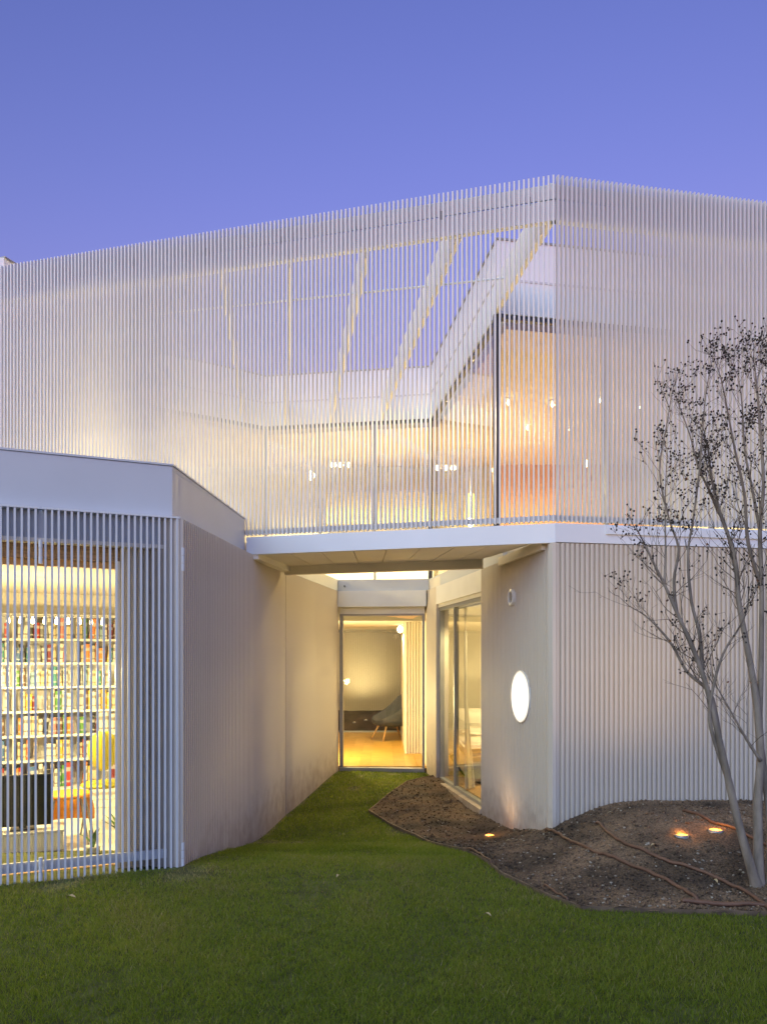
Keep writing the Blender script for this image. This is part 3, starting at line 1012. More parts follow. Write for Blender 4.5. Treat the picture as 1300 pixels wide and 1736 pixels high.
def pot_plant(p, label, n, h):
    t = thing('potted_plant', label, 'plant', p)
    put('pot', shape(MB().lathe([(.045, 0), (.06, .10), (.066, .115), (.058, .115), (.05, .09)], (0, 0, 0), 16), True), M['white'], t, p)
    for i in range(n):
        a = 6.28 * i / n + random.random()
        tilt = random.uniform(.25, .8)
        b = MB()
        L = h * random.uniform(.6, 1)
        pts = [Vector((math.cos(a) * L * tilt * u * u, math.sin(a) * L * tilt * u * u, .09 + L * u * (1 - .25 * u * tilt))) for u in (0, .35, .7, 1)]
        side = Vector((-math.sin(a), math.cos(a), 0))
        for q, w in zip(pts, (.006, .02, .016, .001)):
            b.v += [tuple(q - side * w), tuple(q + Vector((0, 0, -.004))), tuple(q + side * w)]
        for j in range(3):
            b.f += [(j * 3, j * 3 + 1, j * 3 + 4, j * 3 + 3), (j * 3 + 1, j * 3 + 2, j * 3 + 5, j * 3 + 4)]
        put('leaf', shape(b, True), M['green'], t, p)
    return t
q = at(158, 1420, 6.7)
pot_plant((q.x, q.y, -.16), 'small green plant in a white pot on the library floor', 9, .22)
q = at(207, 1400, 6.9)
pot_plant((q.x, q.y, -.16), 'leafy green plant beside the library window jamb', 11, .32)

# ------------------------------------------------------------------ far room: lounge chair and lamp
ch = at(664, 1252, 16.6)
chair = thing('lounge_chair', 'charcoal felt lounge chair with oak legs on the wooden floor', 'chair', (ch.x, ch.y, FL + .04))
crz = math.radians(-62)
cb = MB()
ST = [(-.38, .36, .46, .42, .27), (-.31, .315, .52, .435, .33), (-.1, .29, .60, .41, .36), (.1, .30, .71, .41, .36), (.22, .32, .83, .62, .34), (.32, .37, .95, .90, .30), (.40, .52, .99, .975, .27), (.43, .76, .93, .92, .22)]
for y, zb, za, zc, w in ST:
    zm = (zb + za) / 2
    ring = [(-.8, zb), (-1.0, zb + .05), (-1.06, zm), (-1.0, za - .03), (-.93, za), (-.82, za - .02), (-.66, zc + .02), (0, zc - .01), (.66, zc + .02), (.82, za - .02), (.93, za), (1.0, za - .03), (1.06, zm), (1.0, zb + .05), (.8, zb), (0, zb - .01)]
    cb.v += [(a * w, y, z) for a, z in ring]
n_ = 16
for i in range(len(ST) - 1):
    cb.f += [(i * n_ + k, i * n_ + (k + 1) % n_, (i + 1) * n_ + (k + 1) % n_, (i + 1) * n_ + k) for k in range(n_)]
cb.f += [tuple(range(n_)), tuple((len(ST) - 1) * n_ + k for k in reversed(range(n_)))]
so = put('shell', shape(cb, True), M['felt'], chair, (ch.x, ch.y, FL + .04), crz)
sm_ = so.modifiers.new('smooth', 'SUBSURF')
sm_.levels = sm_.render_levels = 2
c_, s_ = math.cos(crz), math.sin(crz)
rot = lambda x, y, z: (ch.x + x * c_ - y * s_, ch.y + x * s_ + y * c_, FL + .04 + z)
legs(chair, [(rot(.17 * i, -.22 if j < 0 else .20, .33), rot(.27 * i, -.36 if j < 0 else .36, 0)) for i in (-1, 1) for j in (-1, 1)], M['lightoak'], .022, .013)
put('underframe', MB().tube([rot(-.17, -.2, .32), rot(0, 0, .30), rot(.17, .2, .32)], .014, 8), M['dark'], chair)

def ceiling_lamp(p, zc, watts, label, name='ceiling_lamp', drop=.06, group=None, r=.05, mat_=None):
    t = thing(name, label, 'lamp', (p[0], p[1], zc), group)
    put('canopy', shape(MB().lathe([(.045, 0), (.05, -.012), (.02, -.022), (.004, -.024)], (p[0], p[1], zc), 16), True), M['white'], t)
    put('stem', MB().tube([(p[0], p[1], zc - .02), (p[0], p[1], zc - drop)], .005, 6), M['white'], t)
    put('bulb', shape(MB().lathe([(.01, 0), (r * .7, -.02), (r, -.02 - r * .8), (r * .7, -.02 - r * 1.6), (.004, -.02 - r * 2)], (p[0], p[1], zc - drop), 14), True), mat_ or M['bulb'], t)
    if watts:
        lamp(t, (p[0], p[1], zc - drop - .05 - 2 * r), watts, r=.05, kind='SPOT', spot=(math.radians(176), .35))
    return t
q = at(678, 1070, 15.6)
ceiling_lamp((q.x, q.y), 2.27, 150, 'bright ceiling lamp beside the ribbed pier in the end room', drop=.03, r=.06)
fl_p = V2(-1.25, 13.7)
fl_t = thing('soffit_fill_lamp', 'added standing lamp hidden beside the end room door, lighting the bridge underside', 'lamp', (fl_p.x, fl_p.y, FL + .03))  # added out of sight to throw warm light up under the bridge
put('base', shape(MB().lathe([(.14, 0), (.14, .015), (.02, .03)], (fl_p.x, fl_p.y, FL + .03), 20), True), M['dark'], fl_t)
put('pole', MB().tube([(fl_p.x, fl_p.y, FL + .05), (fl_p.x, fl_p.y, .78)], .010, 8), M['dark'], fl_t)
put('globe', shape(MB().lathe([(.02, 0), (.08, .03), (.11, .10), (.08, .17), (.02, .2)], (fl_p.x, fl_p.y, .78), 18), True), M['bulbsoft'], fl_t)
lamp(fl_t, (fl_p.x + .16, fl_p.y - .08, .88), 280, r=.08)
# two small added lamps standing in for reflected garden spots, brightening the patio wall
for px, py in ((601, 1200), (620, 1213)):
    q = at(px, py, 19.6)
    q.z = rear_z(q.x, 19.6) + .02
    t = thing('spot_reflection_light', 'left small added light standing in for a reflected garden spot' if px == 601 else 'right small added light standing in for a reflected garden spot', 'lamp', (q.x, 19.6, rear_z(q.x, 19.6)), 'lights for reflected garden spots')
    put('ring', shape(MB().lathe([(.05, 0), (.05, .05), (.036, .055), (.036, .04)], (q.x, 19.6, q.z - .06), 14), True), M['grey'], t)
    put('lens', shape(MB().lathe([(.035, 0), (.035, .01), (.01, .014)], (q.x, 19.6, q.z - .02), 14), True), M['bulbsoft'], t)
    lamp(t, (q.x, 19.64, q.z + .05), 120, r=.05, kind='SPOT', rot=Vector((.05, .1, 1)).to_track_quat('-Z', 'Y').to_euler(), spot=(math.radians(125), 1.0))

# ------------------------------------------------------------------ bedroom
bz = FL + .006
bed = thing('bed', 'white bed seen through the tall passage window', 'bed', (1.95, 11.9, bz))
def soft_box(x0, x1, y0, y1, z0, z1, r, name, m, parent, wob=.01):
    bm = bmesh.new()
    bmesh.ops.create_cube(bm, size=1)
    for v in bm.verts:
        v.co = Vector(((x0 + x1) / 2 + v.co.x * (x1 - x0), (y0 + y1) / 2 + v.co.y * (y1 - y0), (z0 + z1) / 2 + v.co.z * (z1 - z0)))
    bmesh.ops.bevel(bm, geom=bm.edges[:], offset=r, segments=3, affect='EDGES')
    bmesh.ops.subdivide_edges(bm, edges=[e for e in bm.edges if e.calc_length() > .2], cuts=5, use_grid_fill=True)
    for v in bm.verts:
        v.co += Vector(noise.noise_vector(v.co * 5)) * wob
    me = bpy.data.meshes.new(name)
    bm.to_mesh(me)
    bm.free()
    me.polygons.foreach_set('use_smooth', [True] * len(me.polygons))
    return put(name, me, m, parent)
soft_box(1.22, 2.85, 11.0, 12.95, bz + .03, bz + .30, .02, 'base', M['white'], bed, 0)
soft_box(1.20, 2.86, 10.98, 12.95, bz + .29, bz + .50, .07, 'mattress', M['linen'], bed)
soft_box(1.16, 2.9, 10.93, 12.2, bz + .47, bz + .56, .04, 'duvet', M['linen'], bed, .03)
soft_box(1.3, 1.95, 12.4, 12.85, bz + .50, bz + .66, .07, 'pillow', M['linen'], bed, .02)
soft_box(2.1, 2.75, 12.4, 12.85, bz + .50, bz + .66, .07, 'pillow', M['linen'], bed, .02)
for i in (1.3, 2.75):
    for j in (11.1, 12.85):
        put('leg', MB().box(i - .03, i + .03, j - .03, j + .03, bz, bz + .031), M['lightoak'], bed)
soft_box(1.2, 2.86, 12.97, 13.05, bz + .05, bz + .95, .03, 'headboard', M['linen'], bed, 0)

# curtain blown aside at the window
cu = thing('curtain', 'sheer white curtain gathered behind the bedroom window', 'curtain', (1.06, 10.95, bz))
ct = along(J2, J1, t=.46) + V2(.15, 0)
def cfn(u, v):
    z = 2.30 + (bz + .01 - 2.30) * u
    spread = .035 + .03 * u + .26 * max(0, u - .5) ** 1.3
    x = ct.x + .06 * max(0, u - .5) ** 1.3 * 2.2 + .012 * math.sin(v * 30) + (v - .5) * spread
    y = ct.y + (v - .5) * .22 - .10 * u + .020 * math.sin(v * 26 + u * 2) + .02 * math.sin(v * 11)
    return (x - 1.06, y - 10.95, z - bz)
shell_grid(cfn, 18, 44, .003, 'cloth', M['linen'], cu, (1.06, 10.95, bz))
put('rail', MB().wall(along(J2, J1, t=.03) + V2(.24, 0), along(J2, J1, t=.97) + V2(.24, 0), 2.31, 2.335, 0, .03), M['white'], cu)
ceiling_lamp((1.75, 11.2), 2.36, 240, 'ceiling lamp over the bed inside the bedroom', drop=.04, r=.06, mat_=M['bulbsoft'])
bl = thing('bedroom_fill_lamp', 'unseen small globe lamp added beyond the bed to brighten the passage', 'lamp', (3.1, 12.3, bz))  # added out of view to brighten the passage wall and soffit
put('stand', shape(MB().lathe([(.16, 0), (.16, .40), (.15, .41), (.02, .42), (.02, .50)], (3.1, 12.3, bz), 20), False), M['white'], bl)
put('globe', shape(MB().lathe([(.02, 0), (.07, .03), (.10, .09), (.07, .15), (.02, .18)], (3.1, 12.3, bz + .50), 18), True), M['bulbsoft'], bl)
lamp(bl, (2.93, 12.2, bz + .62), 150, r=.06)

# ------------------------------------------------------------------ upper rooms: lamps
for px, py, d, w, lab in ((527, 805, 14.1, 260, 'large pendant bulb left of centre behind the upper glazing'),):
    q = at(px, py, d)
    ceiling_lamp((q.x, q.y), ZR0 - .1, w, lab, 'pendant_lamp', drop=ZR0 - .1 - q.z - .07, r=.075)
for px, py, d, lab in ((578, 788, 14.05, 'three-bulb pendant behind the middle of the upper glazing'), (755, 793, 13.95, 'three-bulb pendant behind the glazing near the tall corner post')):
    q = at(px, py, d)
    t = thing('cluster_pendant', lab, 'pendant lamp', (q.x, q.y, ZR0 - .1), 'three-bulb pendants upstairs')
    put('stem', MB().tube([(q.x, q.y, q.z + .05), (q.x, q.y, ZR0 - .1)], .006, 6), M['white'], t)
    put('bar', MB().box(q.x - .2, q.x + .2, q.y - .012, q.y + .012, q.z + .04, q.z + .06), M['white'], t)
    for i in (-1, 0, 1):
        put('bulb', shape(MB().lathe([(.01, .04), (.045, .02), (.055, -.01), (.04, -.035), (.01, -.045)], (q.x + i * .14, q.y, q.z), 14), True), M['bulb'], t)
    lamp(t, (q.x, q.y, q.z - .12), 300, r=.08, kind='SPOT', spot=(math.radians(176), .35))
for i, (px, py, d, w) in enumerate(((862, 667, 11.9, 0), (937, 672, 12.0, 220), (895, 712, 13.2, 200), (967, 716, 13.3, 0), (1015, 678, 11.8, 0), (1036, 718, 13.1, 200), (1087, 682, 12.1, 160))):
    q = at(px, py, d)
    ceiling_lamp((q.x, q.y), ZR0 - .1, w, f'{ORD[i]} small ceiling spot from the left in the upper right room', 'ceiling_spot', drop=max(.03, ZR0 - .1 - q.z - .03), r=.03, group='upper room ceiling spots')
q = at(993, 780, 13.0)
ceiling_lamp((q.x, q.y), ZR0 - .1, 0, 'small pendant bulb right of the screen corner upstairs', 'pendant_lamp', drop=ZR0 - .1 - q.z, r=.05)
q = at(797, 882, 14.4)
ceiling_lamp((q.x, q.y), ZR0 - .1, 0, 'low hanging globe lamp just above the bridge edge', 'pendant_lamp', drop=ZR0 - .1 - q.z - .05, r=.08)

# lantern on the roof terrace behind the left part of the screen
tp = V2(-2.35, 9.35)
tl = thing('terrace_lantern', 'glowing lantern on the terrace behind the left of the slatted screen', 'lamp', (tp.x, tp.y, ZF - .04))
put('base', shape(MB().lathe([(.09, 0), (.09, .02), (.03, .03), (.03, .08)], (tp.x, tp.y, ZF - .04), 18), True), M['white'], tl)
put('globe', shape(MB().lathe([(.02, 0), (.07, .03), (.09, .09), (.07, .15), (.02, .18)], (tp.x, tp.y, ZF + .04), 18), True), M['bulbsoft'], tl)
lamp(tl, (tp.x, tp.y, ZF + .33), 110, r=.06)

# ------------------------------------------------------------------ recessed spots in the soil
SPOTS = []
for px, py, lab, aim, w in ((1155, 1418, 'glowing amber ground spot, left one of the pair beside the tree', (-.1, .5), 52),
                            (1213, 1413, 'glowing amber ground spot, right one of the pair beside the tree', (.1, .5), 52),
                            (830, 1421, 'glowing amber ground spot near the sharp wing corner', (.3, .1), 10)):
    g = gpt(px, py)
    z = soil_z(g.x, g.y) - .001
    SPOTS.append((g.x, g.y))
    t = thing('ground_spot', lab, 'lamp', (g.x, g.y, z), 'amber ground spots')
    put('ring', shape(MB().lathe([(.056, -.05), (.056, .002), (.052, .005), (.046, .005), (.046, .001)], (g.x, g.y, z), 24), True), M['grey'], t)
    put('lens', shape(MB().lathe([(.046, -.02), (.046, .004), (.02, .008), (.002, .009)], (g.x, g.y, z), 24), True), M['spotlens'], t)
    lamp(t, (g.x, g.y, z + .035), .9, (1.0, .40, .06), .02)
    dv = Vector((aim[0] * .45, aim[1] * .45, 1.0))
    lamp(t, (g.x, g.y, z + .03), w, (1.0, .70, .40), .06, 'SPOT', (-dv).to_track_quat('Z', 'Y').to_euler() if False else dv.to_track_quat('-Z', 'Y').to_euler(), (math.radians(140), 1.0))

# ------------------------------------------------------------------ hoses and edging
def hose(pxs, label, r=.0125, lift=.017, m='terracotta'):
    pts = [gpt(*p) for p in pxs]
    out = []
    for i in range(len(pts) - 1):
        p0, p1, p2, p3 = pts[max(i - 1, 0)], pts[i], pts[i + 1], pts[min(i + 2, len(pts) - 1)]
        for k in range(6):
            t = k / 6
            out.append(.5 * (2 * p1 + (p2 - p0) * t + (2 * p0 - 5 * p1 + 4 * p2 - p3) * t * t + (3 * p1 - p0 - 3 * p2 + p3) * t ** 3))
    out.append(pts[-1])
    w = [Vector((p.x, p.y, soil_z(p.x, p.y) + lift + .004 * noise.noise((p.x * 3, p.y * 3, 1)))) for p in out]
    w[0].z -= .02
    w[-1].z -= .02
    o = put('drip_hose', shape(MB().tube(w, r, 8), True), M[m])
    tag(o, label, 'hose', 'drip hoses on the soil')
hose([(925, 1411), (955, 1425), (1000, 1447), (1050, 1466), (1100, 1486), (1145, 1508), (1184, 1533)], 'brown drip hose running from the wing corner across the soil')
hose([(1010, 1398), (1030, 1418), (1060, 1437), (1110, 1458), (1160, 1475), (1210, 1493), (1260, 1518), (1298, 1545), (1330, 1570)], 'brown drip hose ending below the foot of the tree')
hose([(1158, 1378), (1200, 1396), (1240, 1412), (1290, 1435), (1340, 1460)], 'reddish drip hose passing behind the amber spots and tree')
hose([(1155, 1535), (1200, 1538), (1250, 1541), (1310, 1546), (1360, 1552)], 'brown hose lying along the front edge of the soil', .014)
hose([(783, 1442), (805, 1450), (833, 1468)], 'short piece of brown hose on the lawn edge left of the soil', .008)
hose([(922, 1507), (945, 1521), (962, 1532)], 'short piece of pale hose half buried at the soil tip', .007)

ed = thing('garden_edging', 'thin rusty edging strip between the lawn and the soil bed', 'edging', (*BED[3], ground(*BED[3])))
for i in range(0, 11):
    a_, b_ = V2(*BED[i]), V2(*BED[i + 1])
    n = max(1, int((b_ - a_).length / .25))
    for k in range(n):
        p, q = along(a_, b_, t=k / n), along(a_, b_, t=(k + 1) / n)
        z0, z1 = ground(p.x, p.y), ground(q.x, q.y)
        d = (q - p).normalized()
        nn = V2(-d.y, d.x) * .006
        h = .028 if i < 6 else .020
        put('strip', MB().hexa([(p.x - nn.x, p.y - nn.y, z0 - .06), (q.x - nn.x, q.y - nn.y, z1 - .06), (q.x + nn.x, q.y + nn.y, z1 - .06), (p.x + nn.x, p.y + nn.y, z0 - .06),
                                (p.x - nn.x, p.y - nn.y, z0 + h), (q.x - nn.x, q.y - nn.y, z1 + h), (q.x + nn.x, q.y + nn.y, z1 + h), (p.x + nn.x, p.y + nn.y, z0 + h)]), M['steel'], ed)

# ------------------------------------------------------------------ bare multi-stemmed tree
tb = gpt(1279, 1506)
D = tb.y
tree = thing('crape_myrtle_tree', 'bare multi-stemmed tree with dark seed pods at the right edge', 'tree', tuple(tb))
def stem(pxs, dy0, dy1, r0, r1, name='trunk'):
    n = len(pxs)
    pts = [at(x, y, D + dy0 + (dy1 - dy0) * i / (n - 1)) for i, (x, y) in enumerate(pxs)]
    out, rad = [], []
    for i in range(n - 1):
        p0, p1, p2, p3 = pts[max(i - 1, 0)], pts[i], pts[i + 1], pts[min(i + 2, n - 1)]
        for k in range(4):
            t = k / 4
            out.append(.5 * (2 * p1 + (p2 - p0) * t + (2 * p0 - 5 * p1 + 4 * p2 - p3) * t * t + (3 * p1 - p0 - 3 * p2 + p3) * t ** 3))
    out.append(pts[-1])
    for i in range(len(out)):
        f = i / (len(out) - 1)
        flare = 1 + (.45 * max(0, 1 - f * 14) if name == 'trunk' else 0)
        rad.append((r0 + (r1 - r0) * f ** .8) * flare * (1 + .10 * noise.noise((i * .9, r0 * 100, dy1))))
    put(name, shape(MB().tube(out, rad, 10), True), M['bark'], tree)
    return out, rad
mains = [
    stem([(1285, 1512), (1268, 1455), (1250, 1390), (1234, 1320), (1222, 1268), (1208, 1205), (1190, 1140), (1170, 1090), (1147, 1038), (1128, 995), (1108, 955), (1094, 925)], 0, -.15, .034, .006),
    stem([(1284, 1510), (1285, 1440), (1284, 1360), (1289, 1285), (1283, 1200), (1274, 1140), (1262, 1075), (1252, 1020), (1249, 975), (1242, 930), (1224, 880), (1208, 820), (1200, 760)], .02, .25, .037, .007),
    stem([(1298, 1512), (1306, 1440), (1300, 1350), (1288, 1240), (1290, 1120), (1291, 1000), (1288, 900), (1294, 820), (1288, 720), (1283, 660), (1280, 630)], .10, .15, .030, .005),
    stem([(1300, 1510), (1330, 1400), (1352, 1260), (1360, 1100), (1368, 950), (1362, 820), (1368, 730)], .05, -.1, .030, .006),
    stem([(1305, 1512), (1350, 1420), (1400, 1290), (1440, 1150), (1470, 1000), (1490, 860)], .05, .2, .033, .006),
    stem([(1222, 1268), (1212, 1205), (1200, 1170), (1165, 1140), (1140, 1095), (1116, 1065), (1095, 1045), (1080, 1035)], 0, .1, .018, .004, 'branch'),
    stem([(1234, 1325), (1205, 1235), (1206, 1180), (1225, 1110), (1255, 1060), (1268, 1020)], -.02, -.2, .016, .004, 'branch'),
    stem([(1289, 1290), (1266, 1255), (1235, 1200), (1215, 1165)], .02, -.05, .013, .004, 'branch'),
    stem([(1147, 1038), (1142, 985), (1150, 930), (1134, 880), (1118, 800), (1130, 720), (1138, 672)], -.1, -.2, .012, .003, 'branch'),
    stem([(1190, 1140), (1186, 1075), (1172, 1020), (1166, 940), (1175, 880), (1185, 800), (1190, 740), (1196, 670), (1204, 625)], -.05, .2, .014, .003, 'branch'),
    stem([(1249, 975), (1232, 900), (1206, 840), (1183, 790), (1170, 740), (1152, 690)], .2, .4, .014, .003, 'branch'),
    stem([(1291, 1000), (1268, 920), (1262, 840), (1245, 760), (1232, 690), (1222, 640)], .15, -.2, .016, .003, 'branch'),
    stem([(1288, 900), (1275, 830), (1262, 760), (1258, 690), (1252, 640)], .15, .35, .012, .003, 'branch'),
    stem([(1126, 990), (1128, 930), (1127, 860), (1129, 800)], -.13, .1, .009, .003, 'branch'),
    stem([(1360, 1100), (1335, 980), (1322, 860), (1318, 740), (1310, 640)], -.02, -.15, .014, .003, 'branch'),
]
tw, pods, dry_or_skylit = MB(), [], []
rnd = random.Random(11)
def grow(p, d, L, r, lev):
    n = max(3, int(L / .05))
    pts = [p.copy()]
    d = d.normalized()
    for i in range(n):
        d = (d + Vector((rnd.gauss(0, .13), rnd.gauss(0, .13), rnd.gauss(.05, .09)))).normalized()
        pts.append(pts[-1] + d * L / n)
    rad = [r + (r * .4 - r) * i / n for i in range(n + 1)]
    tw.tube(pts, rad, 5 if r > .003 else 4, False)
    if lev > 0:
        for _ in range(rnd.randint(2, 3) if lev > 1 else rnd.randint(1, 2)):
            k = rnd.randint(1, n)
            ax = Vector((rnd.gauss(0, 1), rnd.gauss(0, 1), rnd.gauss(.35, .5)))
            grow(pts[k], (d + ax * .65), L * rnd.uniform(.4, .75), max(.0011, r * .62), lev - 1)
    if rnd.random() < .04:
        dry_or_skylit.append(pts[-2])
    if pts[-1].z > 1.5 and rnd.random() < min(.62, .08 + .30 * (pts[-1].z - 1.5)):
        for _ in range(rnd.randint(1, 4)):
            q = pts[-1] + Vector((rnd.gauss(0, .022), rnd.gauss(0, .022), rnd.gauss(.015, .026)))
            pods.append(q)
            tw.tube([pts[-1], q], .0012, 3, False)
for j, (out, rad) in enumerate(mains):
    L = len(out)
    big = j < 5
    start = .50 if big else .25
    m = (18 if j in (0, 4) else 30) if big else 15
    for i in range(m):
        f = start + (1 - start) * (i + rnd.random()) / m
        k = min(L - 1, int(f * L))
        t = (out[min(k + 1, L - 1)] - out[k - 1]).normalized()
        ax = Vector((rnd.gauss(0, 1), rnd.gauss(0, 1), rnd.gauss(.3, .4)))
        grow(out[k], t * .9 + ax * .55, rnd.uniform(.12, .34), max(.0016, min(.0036, rad[k] * .28)), 2)
    grow(out[-1], (out[-1] - out[-4]), .16, rad[-1] * .9, 2)
twigs = put('twigs', shape(tw, True, False), M['twig'], tree)
twigs['kind'] = 'stuff'
pb = MB()
ico = bmesh.new()
bmesh.ops.create_icosphere(ico, subdivisions=1, radius=1)
iv = [v.co.copy() for v in ico.verts]
ifc = [tuple(v.index for v in f.verts) for f in ico.faces]
ico.free()
for q in pods:
    r = rnd.uniform(.0052, .0080)
    k = len(pb.v)
    pb.v += [tuple(q + Vector((v.x * r, v.y * r, v.z * r * 1.15))) for v in iv]
    pb.f += [tuple(k + i for i in f) for f in ifc]
po = put('seed_pods', shape(pb, True, False), M['pod'], tree)
po['kind'] = 'stuff'
lb = MB()
for q in dry_or_skylit:
    a = rnd.random() * 6.28
    u_, w_ = Vector((math.cos(a), math.sin(a), -.6)) * .028, Vector((-math.sin(a), math.cos(a), .2)) * .010
    k = len(lb.v)
    lb.v += [tuple(q), tuple(q + u_ * .5 + w_), tuple(q + u_), tuple(q + u_ * .5 - w_)]
    lb.f += [(k, k + 1, k + 2), (k, k + 2, k + 3)]
lo_ = put('dry_leaves', shape(lb, False, False), M['leafdry'], tree)
lo_['kind'] = 'stuff'

# ------------------------------------------------------------------ soil crumbs, pebbles, litter
def scatter(name, n, rmin, rmax, m, flat, label, cat):
    b = MB()
    c = 0
    while c < n:
        y = 4.7 + 6.9 * rnd.random() ** 1.6
        x = rnd.uniform(-.3, min(5.5, .62 * y + .4))
        if not inpoly(x, y):
            continue
        if y > 7.1 and x > 1.5:
            continue
        if any((x - a) ** 2 + (y - b_) ** 2 < .035 for a, b_ in SPOTS):
            continue
        c += 1
        r = rmin + (rmax - rmin) * rnd.random() ** 3
        z = soil_z(x, y) + r * flat * .4
        k = len(b.v)
        R_ = [rnd.uniform(.7, 1.25) for _ in iv]
        b.v += [(x + v.x * r * q, y + v.y * r * q, z + v.z * r * q * flat) for v, q in zip(iv, R_)]
        b.f += [tuple(k + i for i in f) for f in ifc]
    o = put(name, shape(b, False, False), m)
    o['kind'] = 'stuff'
    o['label'] = label
    o['category'] = cat
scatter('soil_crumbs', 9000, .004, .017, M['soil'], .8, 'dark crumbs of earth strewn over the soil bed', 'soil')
scatter('pebbles', 2200, .002, .013, M['stone'], .6, 'small pale pebbles strewn over the soil bed', 'pebbles')
for px, py, s_, lab in ((1035, 1385, .03, 'pale fallen leaf on the soil below the wing wall'), (1108, 1441, .035, 'pinkish fallen leaf on the soil left of the spots'), (1212, 1500, .035, 'upright pinkish leaf on the soil left of the trunks'), (862, 1432, .03, 'yellowish leaf on the soil beside the corner spot'),
                        (120, 1530, .04, 'pale straw leaf lying on the lawn near the shutters'), (573, 1494, .03, 'pale leaf scrap on the middle of the lawn'), (826, 1561, .03, 'small pale leaf on the lawn left of the soil tip')):
    g = gpt(px, py)
    b = MB()
    a = rnd.random() * 6.28
    u_, w_ = Vector((math.cos(a), math.sin(a), 0)) * s_, Vector((-math.sin(a), math.cos(a), 0)) * s_ * .35
    for t, h, wd in ((-1, .0, .05), (-.5, .010, .8), (0, .014, 1), (.5, .009, .8), (1, -.002, .05)):
        c = u_ * t
        b.v += [tuple(c - w_ * wd + Vector((0, 0, h + .006))), tuple(c + Vector((0, 0, h))), tuple(c + w_ * wd + Vector((0, 0, h + .006)))]
    for i in range(4):
        b.f += [(i * 3, i * 3 + 1, i * 3 + 4, i * 3 + 3), (i * 3 + 1, i * 3 + 2, i * 3 + 5, i * 3 + 4)]
    o = put('fallen_leaf', shape(b, True), M['straw'], None, (g.x, g.y, (soil_z(g.x, g.y) + .006) if inpoly(g.x, g.y) else g.z + .028))
    tag(o, lab, 'leaf', 'fallen leaves')

# ------------------------------------------------------------------ lawn
def grass_material():
    m = bpy.data.materials.new('lawn_grass')
    m.use_nodes = True
    n, l = m.node_tree.nodes, m.node_tree.links
    b = n['Principled BSDF']
    b.inputs['Roughness'].default_value = .55
    b.inputs['Specular IOR Level'].default_value = .25
    at_ = n.new('ShaderNodeAttribute')
    at_.attribute_name = 'tint'
    cr = n.new('ShaderNodeValToRGB')
    e = cr.color_ramp.elements
    e[0].position, e[0].color = 0, (.095, .140, .008, 1)
    e[1].position, e[1].color = 1, (.42, .36, .19, 1)
    for pos, c in ((.35, (.180, .252, .016, 1)), (.7, (.29, .32, .055, 1)), (.86, (.19, .18, .055, 1))):
        k = e.new(pos)
        k.color = c
    l.new(at_.outputs['Fac'], cr.inputs[0])
    l.new(cr.outputs[0], b.inputs['Base Color'])
    tr = n.new('ShaderNodeBsdfTranslucent')
    l.new(cr.outputs[0], tr.inputs[0])
    mx = n.new('ShaderNodeMixShader')
    mx.inputs[0].default_value = .5
    l.new(b.outputs[0], mx.inputs[1])
    l.new(tr.outputs[0], mx.inputs[2])
    l.new(mx.outputs[0], n['Material Output'].inputs[0])
    return m
M['grass'] = grass_material()

def poly_mask(x, y, poly):
    c = np.zeros(len(x), bool)
    n = len(poly)
    for i in range(n):
        x0, y0 = poly[i]
        x1, y1 = poly[i - 1]
        if y0 == y1:
            continue
        hit = ((y0 > y) != (y1 > y)) & (x < (x1 - x0) * (y - y0) / (y1 - y0) + x0)
        c ^= hit
    return c
gx_, gy_ = np.arange(-8, 8.01, .1), np.arange(1, 13.01, .1)
GZ = np.array([[ground(x, y) for x in gx_] for y in gy_])
PN = np.array([[noise.noise((x * 1.1, y * 1.1, 7)) + .6 * noise.noise((x * 3.3, y * 3.3, 2)) for x in gx_] for y in gy_])
def bil(T, x, y):
    i = np.clip((x + 8) / .1, 0, len(gx_) - 1.001)
    j = np.clip((y - 1) / .1, 0, len(gy_) - 1.001)
    i0, j0 = i.astype(int), j.astype(int)
    fi, fj = i - i0, j - j0
    return (T[j0, i0] * (1 - fi) * (1 - fj) + T[j0, i0 + 1] * fi * (1 - fj) + T[j0 + 1, i0] * (1 - fi) * fj + T[j0 + 1, i0 + 1] * fi * fj)
N = 1150000
yy = 2.0 + 10.4 * rng.random(N) ** 1.25
half = .68 * yy + .7
xx = (rng.random(N) * 2 - 1) * half
LAWN = [tuple(fr(4.6, -.0)), tuple(fr(.0, -.02)), tuple(P + V2(.02, 0)), tuple(B + V2(.04, 0)), tuple(E1 + V2(.03, -.05)), tuple(E2 + V2(.0, -.05)), tuple(J2 + V2(-.07, 0)), (2.6, 9), (6, 7), (7, 1), (-8, 1), (-8, 3)]
ok = poly_mask(xx, yy, LAWN) & ~poly_mask(xx, yy, BED)
# bare spots along the wall foot and a few worn patches
worn = [(gpt(*q), r) for q, r in (((90, 1503), .10), ((115, 1496), .10), ((330, 1478), .16), ((300, 1482), .12), ((600, 1337), .10), ((665, 1312), .10), ((610, 1316), .06), ((505, 1428), .12), ((455, 1428), .15), ((680, 1408), .14), ((690, 1300), .1))]
prob = np.ones(N)
for g, r in worn:
    d2 = ((xx - g.x) ** 2 + ((yy - g.y) * .7) ** 2) / r ** 2
    prob *= 1 - .85 * np.exp(-d2)
for a_, b_ in ((P, B), (B, E1)):
    e_ = (b_ - a_).normalized()
    dist = (xx - a_.x) * e_.y - (yy - a_.y) * e_.x
    inside = (yy > a_.y - .1) & (yy < b_.y + .05)
    edge = .07 + .05 * np.sin(yy * 5.1) * np.sin(yy * 13.7)
    prob *= np.where(inside & (dist < edge), .12 + .88 * np.clip(dist / edge, 0, 1) ** 2, 1)
dens = np.clip(.78 + .55 * bil(PN, xx, yy), .35, 1)
ok &= rng.random(N) < prob * dens
xx, yy, prob = xx[ok], yy[ok], prob[ok]
n = len(xx)
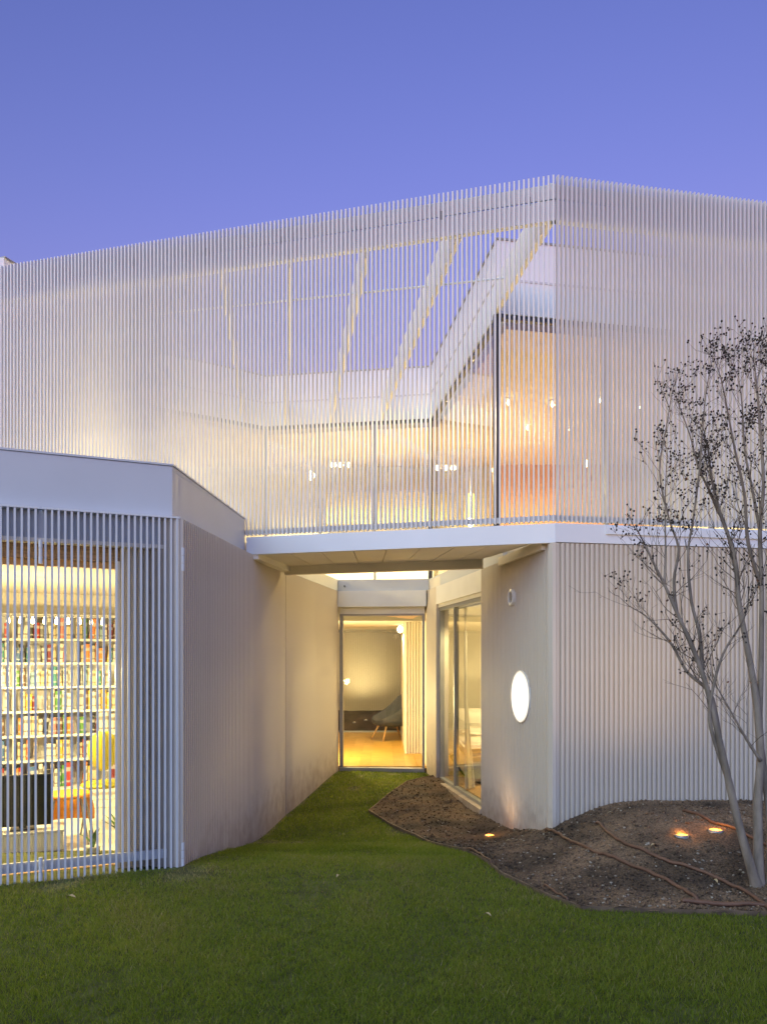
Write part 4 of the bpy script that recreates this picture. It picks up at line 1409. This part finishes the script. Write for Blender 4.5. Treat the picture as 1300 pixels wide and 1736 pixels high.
zz = bil(GZ, xx, yy) - .012
pn = bil(PN, xx, yy)
h = (.014 + .017 * rng.random(n) + .012 * (rng.random(n) < .04)) * (1 + .35 * pn) * (.55 + .45 * prob)
az = rng.random(n) * 6.283
lean = h * (.35 + 1.1 * rng.random(n) ** 1.4)
la = rng.random(n) * 6.283 + .6 * np.sin(xx * 2 + yy)
w = .0009 + .0009 * rng.random(n) + .00022 * np.maximum(0, yy - 4)
ux, uy = np.cos(az) * w, np.sin(az) * w
lx, ly = np.cos(la) * lean, np.sin(la) * lean
co = np.empty((n, 5, 3), np.float32)
co[:, 0] = np.stack([xx - ux, yy - uy, zz], 1)
co[:, 1] = np.stack([xx + ux, yy + uy, zz], 1)
co[:, 2] = np.stack([xx + lx * .35 + ux * .85, yy + ly * .35 + uy * .85, zz + h * .62], 1)
co[:, 3] = np.stack([xx + lx * .35 - ux * .85, yy + ly * .35 - uy * .85, zz + h * .62], 1)
co[:, 4] = np.stack([xx + lx, yy + ly, zz + h], 1)
me = bpy.data.meshes.new('grass')
me.vertices.add(n * 5)
me.vertices.foreach_set('co', co.ravel())
base = (np.arange(n) * 5)[:, None]
loops = np.concatenate([base + np.array([[0, 1, 2, 3]]), base + np.array([[3, 2, 4]])], 1).ravel().astype(np.int32)
me.loops.add(n * 7)
me.loops.foreach_set('vertex_index', loops)
me.polygons.add(n * 2)
ls = np.empty((n, 2), np.int32)
ls[:, 0] = np.arange(n) * 7
ls[:, 1] = np.arange(n) * 7 + 4
me.polygons.foreach_set('loop_start', ls.ravel())
me.update(calc_edges=True)
att = me.attributes.new('tint', 'FLOAT', 'POINT')
tint = np.clip(.36 + .16 * np.exp(-((yy - 5.6) / 1.1) ** 2) + .40 * pn + .18 * rng.standard_normal(n) + (1 - prob) * .45 + (rng.random(n) < .05) * .4, 0, 1)
att.data.foreach_set('value', np.repeat(tint, 5).astype(np.float32))
go = put('grass', me, M['grass'])
go['kind'] = 'stuff'
go['label'] = 'short mown lawn in the foreground and along the passage'
go['category'] = 'grass'
